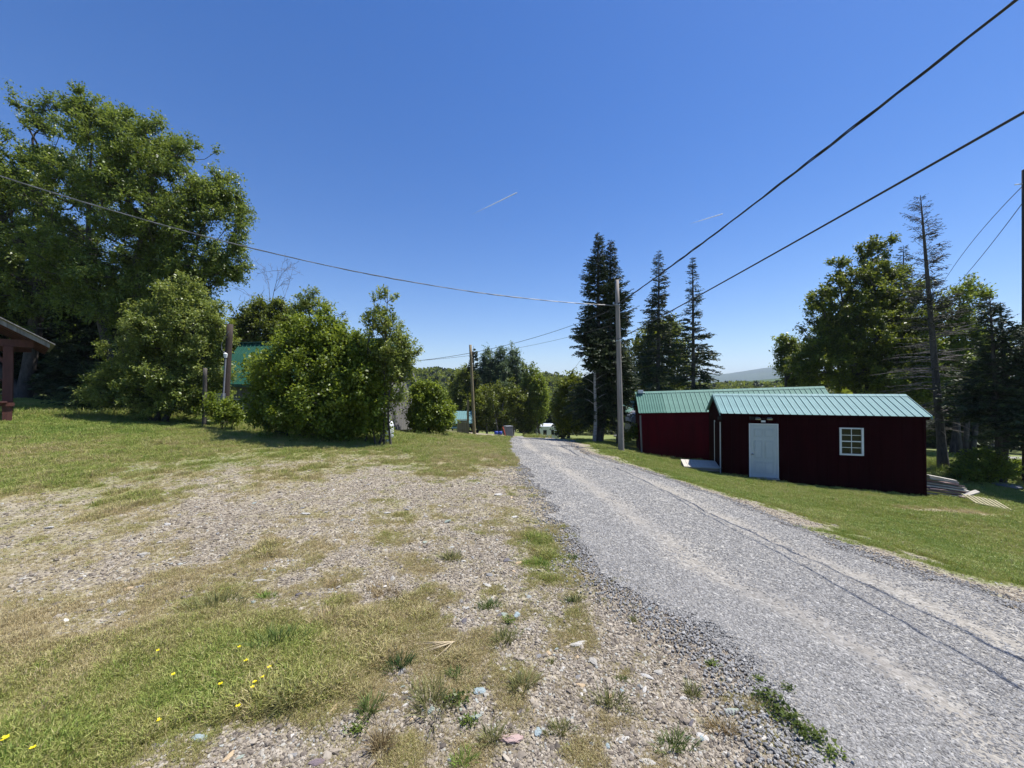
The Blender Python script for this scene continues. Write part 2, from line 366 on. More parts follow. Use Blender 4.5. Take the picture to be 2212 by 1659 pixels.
# ------------------------------------------------------------------ conifers
def conifer(name, label, base, height, maxr, seed=0, mats='needle', dens=1.0, crown0=.1, prof=.8, nb=240, tops=None, dead=0, trunk_r=.16, lean=(0, 0), nsz=1.0, droop=.25, group=None, bmat='bark', irregular=.25, cat='tree', up=.15, ragged=.0, topthin=1.0, whorl=0.42):
    r = np.random.default_rng(seed); base = np.array(base, float)
    root = empty(name, base, label, cat, group)
    lean = np.array([lean[0], lean[1], 0.])
    tops = tops or [(0, 0, 1.0)]
    tv, tf = [], []; off = 0
    AP0, AP1, AR0, AR1 = [], [], [], []
    NV, NF, NR = [], [], []; noff = 0
    for (tx, ty, th) in tops:
        hgt = height * th
        def tp(h):  # trunk point
            u = np.asarray(h)[..., None] / hgt
            return np.array([tx, ty, 0]) * np.clip(u * 3, 0, 1) + lean * u + np.array([0, 0, 1.]) * np.asarray(h)[..., None]
        hs_ = np.linspace(0, hgt, 14); tpts = tp(hs_)
        rr = trunk_r * (1 - hs_ / hgt) ** .8 + .012
        rr[0] *= 1.3
        a, b = seg_tubes(tpts[:-1], tpts[1:], rr[:-1], rr[1:], 8); tv.append(a); tf.append(b + off); off += len(a)
        n = int(nb * th)
        hb = hgt * (crown0 + (1 - crown0) * r.random(n) ** .85 * .985)
        if whorl: hb = np.minimum(hgt * .99, np.round(hb / whorl) * whorl + r.normal(0, whorl * .27, n))
        u = np.clip((hb / hgt - crown0) / (1 - crown0), 0, 1)
        az = r.random(n) * 2 * math.pi
        side = 1 + irregular * np.sin(az * 2 + seed + hb * .9) + irregular * np.sin(az + hb * 1.7 + seed)
        L = (maxr * (1 - u) ** prof * (.6 + .4 * np.minimum(1, u * 6)) + .06) * side * (.55 + .45 * r.random(n) ** .5) * (1 - ragged * r.random(n))
        L = np.maximum(L, .07)
        d0 = np.stack([np.cos(az), np.sin(az), np.zeros(n)], 1)
        p0 = tp(hb)
        slope = up + (u - .4) * .7 + r.normal(size=n) * .08
        K = 5; ts = np.linspace(0, 1, K)
        def bp(t):  # (n,k)
            Lk = L[:, None]
            z = slope[:, None] * Lk * t - droop * Lk * t * t * (1.15 - u[:, None]) + .1 * Lk * t ** 3
            return p0[:, None] + d0[:, None] * (Lk * t)[..., None] + z[..., None] * np.array([0, 0, 1.])
        bpnt = bp(np.tile(ts, (n, 1)))
        br = np.clip(L * .011, .006, .05)
        for k in range(K - 1):
            AP0.append(bpnt[:, k]); AP1.append(bpnt[:, k + 1]); AR0.append(br * (1 - ts[k]) + .003); AR1.append(br * (1 - ts[k + 1]) + .003)
        # side twigs
        isdead = r.random(n) < np.where(u < dead, .85, .03 if dead else 0)
        ntw = np.maximum(4, (16 * np.clip(L / 1.2, .3, 1.6) * dens)).astype(int); ntw = np.where(isdead, np.maximum(2, ntw // 3), ntw)
        bi = np.repeat(np.arange(n), ntw); m = len(bi)
        t = .12 + .88 * r.random(m)
        q = np.zeros((m, 3)); Lk = L[bi]
        z = slope[bi] * Lk * t - droop * Lk * t * t * (1.15 - u[bi]) + .1 * Lk * t ** 3
        q = p0[bi] + d0[bi] * (Lk * t)[:, None] + z[:, None] * np.array([0, 0, 1.])
        sd_ = np.where(r.random(m) < .5, -1, 1)
        perp = np.stack([-d0[bi, 1], d0[bi, 0], np.zeros(m)], 1)
        tdir = norm(d0[bi] * (.75 + .4 * r.random(m))[:, None] + perp * (sd_ * (.3 + .7 * r.random(m)))[:, None] + np.stack([np.zeros(m), np.zeros(m), r.normal(0, .16, m) - .10], 1))
        tl = (.34 * Lk * (1.1 - t) + .13) * (.6 + .6 * r.random(m)) * nsz ** .5
        q1 = q + tdir * tl[:, None]
        dsel = isdead[bi] if dead else np.zeros(m, bool)
        AP0.append(q[dsel]); AP1.append(q1[dsel]); AR0.append(np.full(dsel.sum(), .007)); AR1.append(np.full(dsel.sum(), .003))
        lv = ~dsel; q, q1, tdir, tl = q[lv], q1[lv], tdir[lv], tl[lv]; ub = u[bi][lv]; m = len(q)
        K2 = 4
        for k in range(K2):
            s0 = (k / K2) * .9; pos = q + tdir * (tl * s0)[:, None]
            ax = norm(tdir + r.normal(size=(m, 3)) * .28); nr = norm(r.normal(size=(m, 3)) + np.array([0, 0, .6]))
            ln = np.clip(tl * .5, .06, .30) * nsz; wd = np.clip(ln * .42, .03, .10) * (.7 + .6 * r.random(m)) * nsz
            a, b = leaves_geo(pos, ax, nr, ln, wd, r, .15)
            NV.append(a); NF.append(b + noff); noff += len(a)
            NR.append(np.repeat(np.clip(r.normal(.42, .18, m) + .18 * (k / K2) + .1 * (t[lv] - .5), 0, 1), 4))
    a, b = seg_tubes(np.concatenate(AP0), np.concatenate(AP1), np.concatenate(AR0), np.concatenate(AR1), 3)
    link('trunk', np_mesh('trunk', np.concatenate(tv), np.concatenate(tf), smooth=True), M[bmat], root)
    link('branches', np_mesh('branches', a, b), M['twig'] if dead else M[bmat], root)
    link('foliage', np_mesh('foliage', np.concatenate(NV), np.concatenate(NF), {'rnd': np.concatenate(NR)}), M[mats], root)
    return root

# ------------------------------------------------------------------ instancing for stuff
def scatter_group(name):
    ng = bpy.data.node_groups.new(name, 'GeometryNodeTree')
    ng.interface.new_socket('Geometry', in_out='INPUT', socket_type='NodeSocketGeometry')
    ng.interface.new_socket('Geometry', in_out='OUTPUT', socket_type='NodeSocketGeometry')
    return ng
def scatter(name, positions, scales, protos, material, kind='stuff', tone=None, tilt=.15, flatten=True, label=None, cat=None, seed=0, normal_tilt=0.3):
    r = np.random.default_rng(seed + 99)
    me = bpy.data.meshes.new(name); N = len(positions)
    me.vertices.add(N); me.vertices.foreach_set('co', np.asarray(positions, np.float32).ravel())
    def fa(n, v, t='FLOAT'):
        a = me.attributes.new(n, t, 'POINT')
        a.data.foreach_set('value' if t != 'FLOAT_VECTOR' else 'vector', np.asarray(v, np.float32).ravel())
    fa('sc', scales)
    rot = np.stack([r.normal(0, normal_tilt, N), r.normal(0, normal_tilt, N), r.random(N) * 6.283], 1); fa('rot', rot, 'FLOAT_VECTOR')
    fa('tone', tone if tone is not None else r.random(N))
    a = me.attributes.new('idx', 'INT', 'POINT'); a.data.foreach_set('value', r.integers(0, len(protos), N).astype(np.int32))
    me.update()
    coll = bpy.data.collections.new(name + '_shapes')
    for i, pm in enumerate(protos):
        po = bpy.data.objects.new('%s_shape_%02d' % (name, i), pm); coll.objects.link(po)
    ng = scatter_group(name + '_nodes'); n = ng.nodes; l = ng.links
    gi = n.new('NodeGroupInput'); go = n.new('NodeGroupOutput')
    ci = n.new('GeometryNodeCollectionInfo'); ci.inputs['Collection'].default_value = coll
    ci.inputs['Separate Children'].default_value = True; ci.inputs['Reset Children'].default_value = True
    ip = n.new('GeometryNodeInstanceOnPoints'); ip.inputs['Pick Instance'].default_value = True
    def na(nm, ty):
        q = n.new('GeometryNodeInputNamedAttribute'); q.data_type = ty; q.inputs['Name'].default_value = nm; return q
    l.new(gi.outputs[0], ip.inputs['Points']); l.new(ci.outputs[0], ip.inputs['Instance'])
    l.new(na('idx', 'INT').outputs['Attribute'], ip.inputs['Instance Index'])
    l.new(na('rot', 'FLOAT_VECTOR').outputs['Attribute'], ip.inputs['Rotation'])
    l.new(na('sc', 'FLOAT').outputs['Attribute'], ip.inputs['Scale'])
    l.new(ip.outputs[0], go.inputs[0])
    o = bpy.data.objects.new(name, me); COL.objects.link(o)
    md = o.modifiers.new('scatter', 'NODES'); md.node_group = ng
    if label: o['label'] = label
    o['kind'] = kind
    return o


# ------------------------------------------------------------------ road edges in the world
LE = [(1803, 1659), (1722, 1547), (1655, 1452), (1490, 1350), (1304, 1234), (1243, 1157), (1200, 1086), (1158, 1048), (1128, 1010), (1104, 980)]
RE = [(2212, 1323), (1969, 1238), (1779, 1171), (1589, 1091), (1446, 1038), (1351, 1005), (1257, 977)]
le = [gp(*p)[:2] for p in LE] + [P(1100, 962, 16)[:2], P(1108, 951, 30)[:2], np.array([.2, 40.])]
re_ = [gp(*p)[:2] for p in RE] + [P(1214, 958, 20)[:2], P(1200, 951, 29)[:2], np.array([4., 40.])]
le = [le[0] + (le[0] - le[1]) * 12] + le; re_ = [re_[0] + (re_[0] - re_[1]) * 6] + re_
le = np.array(le); re_ = np.array(re_)
def sdist(x, y, poly):
    """signed distance to a polyline, positive on the left-hand side going along it"""
    best = np.full(x.shape, 1e9); sg = np.zeros(x.shape)
    for a, b in zip(poly[:-1], poly[1:]):
        d = b - a; L2 = (d ** 2).sum(); t = np.clip(((x - a[0]) * d[0] + (y - a[1]) * d[1]) / L2, 0, 1)
        ex, ey = x - a[0] - t * d[0], y - a[1] - t * d[1]; dd = np.hypot(ex, ey)
        cr = d[0] * (y - a[1]) - d[1] * (x - a[0])
        m = dd < best - 1e-6; best = np.where(m, dd, best); sg = np.where(m, np.sign(cr), sg)
    return best * sg
ROAD_READY = True
# ------------------------------------------------------------------ what grows where
CX_ = np.array([0, 250, 500, 750, 1000, 1250.])
CYs = np.array([905, 960, 1000, 1050, 1100, 1200, 1300, 1400, 1500, 1600, 1700.])
COV = np.array([[1, 1, 1, 1, 1, 1], [1, 1, 1, 1, .95, .9], [.92, .75, .72, .62, .7, .5], [.85, .45, .22, .2, .2, .2], [.55, .38, .2, .14, .12, .1],
                [.66, .5, .32, .22, .15, .14], [.78, .66, .38, .25, .16, .16], [.85, .8, .55, .22, .15, .14], [.92, .85, .6, .16, .14, .14], [.95, .6, .22, .14, .14, .14], [.95, .5, .2, .14, .14, .14]])
TON = np.array([[.66, .66, .66, .64, .62, .58], [.58, .56, .56, .54, .5, .45], [.42, .36, .36, .34, .36, .36], [.42, .34, .28, .27, .28, .3], [.28, .28, .24, .24, .26, .28],
                [.28, .24, .2, .22, .25, .3], [.22, .19, .17, .2, .26, .3], [.26, .2, .2, .2, .28, .3], [.32, .28, .30, .22, .28, .3], [.42, .3, .26, .26, .28, .3], [.45, .3, .26, .26, .28, .3]])
def bil(T, px, py):
    fx = np.interp(px, CX_, np.arange(len(CX_))); fy = np.interp(py, CYs, np.arange(len(CYs)))
    ix = np.minimum(fx.astype(int), len(CX_) - 2); iy = np.minimum(fy.astype(int), len(CYs) - 2); a = fx - ix; b = fy - iy
    return (T[iy, ix] * (1 - a) + T[iy, ix + 1] * a) * (1 - b) + (T[iy + 1, ix] * (1 - a) + T[iy + 1, ix + 1] * a) * b
BARE = [gp(2070, 1108)]
GREENP = [(gp(430, 1425), .28), (gp(570, 1400), .28), (gp(110, 1570), .36), (gp(700, 1430), .3), (gp(70, 1030), 1.0), (gp(300, 1075), .35), (gp(460, 1300), .22), (gp(1170, 1215), .22), (gp(1160, 1170), .2)]
def cover(x, y):
    """(grass cover 0..1, tone 0..1) at world points"""
    px, py = proj(x, y, np.full_like(x, 0.) + Hb(x, y))
    py = np.where(y < .9, 1700, py)
    c = bil(COV, px, py); t = bil(TON, px, py)
    n1 = fbm(x * .8, y * .8, 31, 4); n2 = fbm(x * 3.1, y * 3.1, 41, 3)
    cc = c + (n1 - .5) * 1.3 * np.minimum(1, 2.4 * (1 - c) + .1) + (n2 - .5) * .9 * np.minimum(1, 2 * (1 - c) + .1)
    tt = t + (fbm(x * .5, y * .5, 77, 3) - .5) * .35 + (n2 - .5) * .25
    for g, w in GREENP:
        k = np.exp(-((x - g[0]) ** 2 + (y - g[1]) ** 2) / (2 * w * w)); cc = cc + k * .7; tt = tt + k * .2
    dR = -sdist(x, y, re_); dL = sdist(x, y, le)
    rc = np.clip((dR + (n1 - .68) * 2.4 + (n2 - .5) * 1.1 - .25) / (.45 + 1.1 * (n1 - .35).clip(0, 1)), 0, 1.1); rt = .60 + (n1 - .5) * .3 + .0 * x
    for g in BARE:
        k = np.exp(-(((x - g[0]) / 1.3) ** 2 + ((y - g[1]) / .35) ** 2) / 1.6); rc = rc - k * 1.5 * np.clip(n2 + (vnoise(x * 5, y * 5, 96) - .5), 0, 1); rt = rt - k * .5
    cc = cc + (vnoise(x * 6.5, y * 6.5, 91) - .5) * .75 * np.clip(1.25 - c, .15, 1); tt = tt + (vnoise(x * 4.5, y * 4.5, 92) - .5) * .22
    right = dR > 0
    cc = np.where(right, rc, cc); tt = np.where(right, rt, tt)
    inside = (dR <= 0) & (dL <= 0)
    edge = np.clip(1 + dL / .25, 0, 1) * .35
    cc = np.where(inside, 0, cc)
    far = np.hypot(x, y) > 45
    cc = np.where(far, 1, cc); tt = np.where(far, .6, tt)
    return np.clip(cc, 0, 1), np.clip(tt, 0.02, .85)

# ------------------------------------------------------------------ ground sheet (polar grid, fine in front)
rad = [.45]
while rad[-1] < 60: rad.append(rad[-1] * 1.0125)
while rad[-1] < 4200: rad.append(rad[-1] * 1.12)
rad = np.array(rad)
ang = np.concatenate([np.arange(-66, 66.01, .42), np.arange(70, 290, 5.)]); ang = np.radians(ang)
RR, AA = np.meshgrid(rad, ang, indexing='ij'); GX = RR * np.sin(AA); GY = RR * np.cos(AA); GZ = H(GX, GY)
nr, na_ = RR.shape
I = np.arange(nr * na_).reshape(nr, na_)
q00 = I[:-1, :]; q10 = I[1:, :]; q01 = np.roll(I, -1, 1)[:-1, :]; q11 = np.roll(I, -1, 1)[1:, :]
quads = np.stack([q00, q10, q11, q01], -1).reshape(-1, 4)[:, ::-1]
V = np.stack([GX.ravel(), GY.ravel(), GZ.ravel()], 1)
cen_i = len(V); V = np.concatenate([V, [[0, 0, h1(0, 0)]]])
cv, tn = cover(V[:, 0], V[:, 1])
dLv = sdist(V[:, 0], V[:, 1], le); dRv = -sdist(V[:, 0], V[:, 1], re_)
across = np.clip(-dLv / (np.abs(dLv) + np.abs(dRv) + 1e-6), 0, 1)
fn = (fbm(V[:, 0] * 2.2, V[:, 1] * 2.2, 5, 4) - .5) * .7
is_road = (dLv + fn < 0.02) & (dRv - fn * .8 < .0) & (V[:, 1] < 44) & (V[:, 1] > -30)
lane0 = gp(2140, 987)
lane_v = lane0[1] + .25 * (V[:, 0] - lane0[0])
is_lane = (np.abs(V[:, 1] - lane_v) < .75) & (V[:, 0] > lane0[0] - 9) & (V[:, 0] < 80)
padpoly = np.array([P(955, 945, 29)[:2], P(1010, 947, 28)[:2], P(1110, 953, 28)[:2], [3.2, 31], [3.5, 39], [-1, 43], [-9, 42], [-9.5, 34]])
def inpoly(x, y, poly):
    ins = np.zeros(x.shape, bool); j = len(poly) - 1
    for i in range(len(poly)):
        xi, yi = poly[i]; xj, yj = poly[j]
        c = ((yi > y) != (yj > y)) & (x < (xj - xi) * (y - yi) / (yj - yi + 1e-12) + xi); ins ^= c; j = i
    return ins
is_pad = inpoly(V[:, 0] + fn, V[:, 1] + fn, padpoly) & ~is_road

def ground_material(name, road=False, sat=1.0):
    m = bpy.data.materials.new(name); m.use_nodes = True; n = m.node_tree.nodes; l = m.node_tree.links
    b = n['Principled BSDF']; b.inputs['Roughness'].default_value = .92; b.inputs['Specular IOR Level'].default_value = .25
    tc = n.new('ShaderNodeTexCoord')
    def noise(sc, det=5, rough=.6):
        t = n.new('ShaderNodeTexNoise'); t.inputs['Scale'].default_value = sc; t.inputs['Detail'].default_value = det; t.inputs['Roughness'].default_value = rough
        l.new(tc.outputs['Object'], t.inputs['Vector']); return t
    def ramp(src, stops):
        r = n.new('ShaderNodeValToRGB'); e = r.color_ramp.elements
        while len(e) < len(stops): e.new(.5)
        for x, (p, c) in zip(e, stops): x.position = p; x.color = (*c, 1)
        l.new(src, r.inputs[0]); return r
    def vor(sc):
        v = n.new('ShaderNodeTexVoronoi'); v.inputs['Scale'].default_value = sc; v.inputs['Randomness'].default_value = 1
        l.new(tc.outputs['Object'], v.inputs['Vector']); return v
    def mix(a, bb, f, mode='MIX'):
        x = n.new('ShaderNodeMix'); x.data_type = 'RGBA'; x.blend_type = mode
        if isinstance(f, float): x.inputs[0].default_value = f
        else: l.new(f, x.inputs[0])
        l.new(a, x.inputs[6]); l.new(bb, x.inputs[7]); return x.outputs[2]
    v1 = vor(42 if road else 34); v2 = vor(13)
    sep = n.new('ShaderNodeSeparateColor'); l.new(v1.outputs['Color'], sep.inputs[0])
    sep2 = n.new('ShaderNodeSeparateColor'); l.new(v2.outputs['Color'], sep2.inputs[0])
    if road:
        st = ramp(sep.outputs[0], [(0, (.10, .097, .09)), (.35, (.20, .195, .182)), (.75, (.30, .292, .272)), (1, (.44, .43, .40))])
        fines = ramp(noise(7, 8, .7).outputs['Fac'], [(.3, (.27, .245, .205)), (.7, (.37, .34, .29))])
        a = n.new('ShaderNodeAttribute'); a.attribute_name = 'across'
        tr = n.new('ShaderNodeValToRGB'); e = tr.color_ramp.elements
        stops = [(0, .5), (.16, .1), (.27, .9), (.38, .25), (.5, .05), (.62, .2), (.74, .9), (.86, .2), (1, .6)]
        while len(e) < len(stops): e.new(.5)
        for x, (p, c) in zip(e, stops): x.position = p; x.color = (c, c, c, 1)
        nn_ = noise(1.1, 4); add = n.new('ShaderNodeMath'); add.operation = 'MULTIPLY_ADD'; add.inputs[1].default_value = .22
        sub = n.new('ShaderNodeMath'); sub.operation = 'SUBTRACT'; sub.inputs[1].default_value = .11
        l.new(nn_.outputs['Fac'], add.inputs[0]); l.new(a.outputs['Fac'], add.inputs[2]); l.new(add.outputs[0], sub.inputs[0]); l.new(sub.outputs[0], tr.inputs[0])
        f = n.new('ShaderNodeMath'); f.operation = 'MULTIPLY'; l.new(tr.outputs[0], f.inputs[0])
        pn = ramp(noise(2.3, 6, .7).outputs['Fac'], [(.35, (.35,) * 3), (.65, (.95,) * 3)]); l.new(pn.outputs[0], f.inputs[1])
        col = mix(st.outputs[0], fines.outputs[0], f.outputs[0])
        big = ramp(noise(.5, 5).outputs['Fac'], [(.3, (.84, .85, .88)), (.7, (1.1, 1.08, 1.04))])
        col = mix(col, big.outputs[0], 1.0, 'MULTIPLY')
    else:
        st = ramp(sep.outputs[0], [(0, (.075, .062, .048)), (.3, (.17, .145, .11)), (.7, (.32, .285, .225)), (.95, (.46, .42, .35)), (1, (.6, .57, .5))])
        soil = ramp(noise(9, 8, .75).outputs['Fac'], [(.3, (.17, .145, .105)), (.7, (.33, .285, .215))])
        col = mix(st.outputs[0], soil.outputs[0], .4)
        big = ramp(noise(.6, 5).outputs['Fac'], [(.3, (.86, .84, .82)), (.7, (1.12, 1.1, 1.06))])
        col = mix(col, big.outputs[0], 1.0, 'MULTIPLY')
        g = n.new('ShaderNodeAttribute'); g.attribute_name = 'grass'; t = n.new('ShaderNodeAttribute'); t.attribute_name = 'tone'
        gn = noise(26, 8, .75)
        ta = n.new('ShaderNodeMath'); ta.operation = 'MULTIPLY_ADD'; ta.inputs[1].default_value = .5; l.new(gn.outputs['Fac'], ta.inputs[0]); l.new(t.outputs['Fac'], ta.inputs[2])
        ts_ = n.new('ShaderNodeMath'); ts_.operation = 'SUBTRACT'; ts_.inputs[1].default_value = .25; l.new(ta.outputs[0], ts_.inputs[0])
        gc = ramp(ts_.outputs[0], [(0, (.33, .28, .17)), (.3, (.26, .235, .11)), (.55, (.17, .20, .055)), (.85, (.09, .15, .03))])
        gf = n.new('ShaderNodeMath'); gf.operation = 'MULTIPLY'; gf.inputs[1].default_value = .9; l.new(g.outputs['Fac'], gf.inputs[0])
        col = mix(col, gc.outputs[0], gf.outputs[0])
    l.new(col, b.inputs['Base Color'])
    bp = n.new('ShaderNodeBump'); bp.inputs['Strength'].default_value = .8; bp.inputs['Distance'].default_value = .012
    inv = n.new('ShaderNodeMath'); inv.operation = 'SUBTRACT'; inv.inputs[0].default_value = 1; l.new(v1.outputs['Distance'], inv.inputs[1])
    l.new(inv.outputs[0], bp.inputs['Height'])
    bp2 = n.new('ShaderNodeBump'); bp2.inputs['Strength'].default_value = .5; bp2.inputs['Distance'].default_value = .04
    l.new(noise(11, 6, .7).outputs['Fac'], bp2.inputs['Height']); l.new(bp.outputs[0], bp2.inputs['Normal']); l.new(bp2.outputs[0], b.inputs['Normal'])
    return m
M['ground'] = ground_material('ground'); M['road'] = ground_material('road_gravel', True)

tri0 = np.stack([np.full(na_, cen_i), np.roll(I[0], -1), I[0], ], 1)
vis = is_road[quads].all(1); vl = is_lane[quads].all(1) & ~vis; vp = is_pad[quads].all(1) & ~vis
def submesh(name, fsel, dz, material):
    f = quads[fsel]; u, invx = np.unique(f, return_inverse=True)
    VV = V[u].copy(); VV[:, 2] += dz
    me = np_mesh(name, VV, invx.reshape(-1, 4), {'grass': cv[u] * 0, 'tone': tn[u], 'across': across[u]}, smooth=True)
    o = link(name, me, material); o['kind'] = 'structure'; return o
Vg = V.copy()
me = np_mesh('ground', Vg, quads, {'grass': cv, 'tone': tn}, smooth=True)
g_o = link('ground', me, M['ground']); g_o['kind'] = 'structure'
fan = np_mesh('ground_centre', Vg[np.concatenate([[cen_i], I[0]])], np.stack([np.zeros(na_, int), 1 + (np.arange(na_) + 1) % na_, 1 + np.arange(na_)], 1), {'grass': np.full(na_ + 1, .3), 'tone': np.full(na_ + 1, .3)})
fo = link('ground_centre', fan, M['ground']); fo.parent = g_o
submesh('gravel_road', vis, .012, M['road'])
submesh('far_lane', vl, .02, M['road'])
submesh('gravel_lot', vp, .02, M['ground'])

# ------------------------------------------------------------------ hills and mountains
def forest_mat(name, c1, c2, c3, sc):
    m = bpy.data.materials.new(name); m.use_nodes = True; n = m.node_tree.nodes; l = m.node_tree.links; b = n['Principled BSDF']
    b.inputs['Roughness'].default_value = 1; b.inputs['Specular IOR Level'].default_value = .05
    tc = n.new('ShaderNodeTexCoord')
    v = n.new('ShaderNodeTexVoronoi'); v.inputs['Scale'].default_value = sc; l.new(tc.outputs['Object'], v.inputs['Vector'])
    s_ = n.new('ShaderNodeSeparateColor'); l.new(v.outputs['Color'], s_.inputs[0])
    t = n.new('ShaderNodeTexNoise'); t.inputs['Scale'].default_value = sc * .06; t.inputs['Detail'].default_value = 6; l.new(tc.outputs['Object'], t.inputs['Vector'])
    a = n.new('ShaderNodeMath'); a.operation = 'MULTIPLY_ADD'; a.inputs[1].default_value = .3; l.new(s_.outputs[0], a.inputs[0]); l.new(t.outputs['Fac'], a.inputs[2])
    r = n.new('ShaderNodeValToRGB'); e = r.color_ramp.elements; e.new(.6); e[0].position = .42; e[0].color = (*c1, 1); e[1].color = (*c2, 1); e[1].position = .65; e[2].position = .85; e[2].color = (*c3, 1)
    l.new(a.outputs[0], r.inputs[0]); l.new(r.outputs[0], b.inputs['Base Color'])
    bp = n.new('ShaderNodeBump'); bp.inputs['Strength'].default_value = .9; bp.inputs['Distance'].default_value = .6 / sc; bp.invert = True
    l.new(v.outputs['Distance'], bp.inputs['Height']); l.new(bp.outputs[0], b.inputs['Normal'])
    return m
M['hill'] = forest_mat('hill_forest', (.02, .04, .015), (.045, .08, .025), (.09, .13, .04), .22)
M['mount'] = forest_mat('mountain_forest', (.022, .04, .02), (.04, .07, .028), (.07, .10, .04), .06)
M['hill2'] = forest_mat('second_ridge_forest', (.03, .055, .018), (.06, .10, .03), (.10, .14, .045), .12)
def hill(name, prof, D, depth, material, seed, amp):
    pxs = np.array([p[0] for p in prof], float); pys = np.array([p[1] for p in prof], float)
    azs = np.arctan((pxs - CX) / F); az = np.radians(np.arange(-80, 80.01, .35))
    top = np.interp(az, azs, (840 - pys) / F * np.cos(azs))   # slope per metre of range
    ts_ = np.linspace(0, 1, 40)
    A_, T_ = np.meshgrid(az, ts_, indexing='ij')
    Rr = D * (.45 + .55 * T_) + depth * np.maximum(0, T_ - .8) * 5 * .3
    shape = np.sin(np.clip(T_ / .85, 0, 1.15) * math.pi / 2) ** 1.6
    X = Rr * np.sin(A_); Y = Rr * np.cos(A_)
    Z = -10 + (EYE + top[:, None] * D + 10) * shape + amp * (fbm(X / (D * .12), Y / (D * .12), seed, 4) - .5) * shape * 2 * (1 - .8 * (T_ > .6))
    a, b_ = A_.shape; Ix = np.arange(a * b_).reshape(a, b_)
    q = np.stack([Ix[:-1, :-1], Ix[:-1, 1:], Ix[1:, 1:], Ix[1:, :-1]], -1).reshape(-1, 4)
    o = link(name, np_mesh(name, np.stack([X.ravel(), Y.ravel(), Z.ravel()], 1), q, smooth=True), material); o['kind'] = 'structure'
    return X, Y, Z
hx, hy, hz = hill('hills', [(-900, 818), (900, 815), (980, 817), (1040, 822), (1120, 826), (1180, 825), (1215, 832), (1270, 837), (1400, 846), (2600, 846)], 240, 60, M['hill'], 3, 2)
hill('far_hills', [(-900, 832), (1400, 832), (1480, 830), (1540, 829), (1600, 826), (1700, 819), (1800, 815), (2000, 822), (2600, 826)], 1300, 300, M['hill2'], 13, 8)
hill('mountains', [(-900, 830), (1400, 828), (1480, 820), (1540, 812), (1570, 811), (1600, 807), (1650, 800), (1690, 797), (1740, 799), (1900, 812), (2300, 825), (2600, 828)], 4800, 900, M['mount'], 23, 14)

hz_ = MB().box(-6500, 6500, -6500, 6500, -60, 340).build('haze', None)
hm = bpy.data.materials.new('haze'); hm.use_nodes = True; hn = hm.node_tree.nodes; hn.remove(hn['Principled BSDF'])
pv = hn.new('ShaderNodeVolumePrincipled'); pv.inputs['Color'].default_value = (.72, .84, 1, 1); pv.inputs['Density'].default_value = .00019; pv.inputs['Anisotropy'].default_value = 0.1
hm.node_tree.links.new(pv.outputs[0], hn['Material Output'].inputs['Volume']); hz_.data.materials.append(hm); hz_['kind'] = 'stuff'

# ------------------------------------------------------------------ gravel and grass (nobody could count them)
def pebble(seed, flat=.55, sub=1):
    bm = bmesh.new(); bmesh.ops.create_icosphere(bm, subdivisions=sub, radius=1)
    r = random.Random(seed); a, b_, c = r.uniform(.75, 1.2), r.uniform(.55, .9), flat * r.uniform(.7, 1.2)
    ph = [r.uniform(0, 6) for _ in range(4)]
    for v in bm.verts:
        k = 1 + .22 * math.sin(2.3 * v.co.x + ph[0]) * math.cos(2.7 * v.co.y + ph[1]) + r.uniform(-.13, .13)
        v.co = Vector((v.co.x * a * k, v.co.y * b_ * k, v.co.z * c * k))
    me = bpy.data.meshes.new('pebble'); bm.to_mesh(me); bm.free(); return me
def stone_material(name, stops, instancer):
    m = bpy.data.materials.new(name); m.use_nodes = True; n = m.node_tree.nodes; l = m.node_tree.links; b = n['Principled BSDF']; b.inputs['Roughness'].default_value = .8
    b.inputs['Specular IOR Level'].default_value = .35
    r = n.new('ShaderNodeValToRGB'); r.color_ramp.interpolation = 'LINEAR'; e = r.color_ramp.elements
    while len(e) < len(stops): e.new(.5)
    for x, (p, c) in zip(e, stops): x.position = p; x.color = (*c, 1)
    if instancer: a = n.new('ShaderNodeAttribute'); a.attribute_type = 'INSTANCER'; a.attribute_name = 'tone'; l.new(a.outputs['Fac'], r.inputs[0])
    else: a = n.new('ShaderNodeObjectInfo'); l.new(a.outputs['Random'], r.inputs[0])
    l.new(r.outputs[0], b.inputs['Base Color'])
    return m
M['peb_soil'] = stone_material('soil_pebbles', [(0, (.06, .05, .042)), (.22, (.15, .125, .10)), (.5, (.28, .24, .185)), (.72, (.37, .325, .26)), (.86, (.31, .325, .30)), (.94, (.52, .48, .42)), (1, (.68, .65, .58))], True)
M['peb_road'] = stone_material('road_pebbles', [(0, (.12, .116, .11)), (.35, (.20, .195, .185)), (.7, (.285, .278, .265)), (.92, (.38, .37, .35)), (1, (.52, .51, .49))], True)
ps = []; pr = []
for i in range(6):
    a = pebble(i, .5); a.materials.append(M['peb_soil']); ps.append(a); b_ = pebble(i + 20, .7); b_.materials.append(M['peb_road']); pr.append(b_)
def logpts(N, r0, r1, amax, seed, amin=None):
    r = np.random.default_rng(seed); rr = np.exp(r.uniform(math.log(r0), math.log(r1), N)); a = np.radians(r.uniform(-amax if amin is None else amin, amax, N))
    return rr * np.sin(a), rr * np.cos(a), rr, r
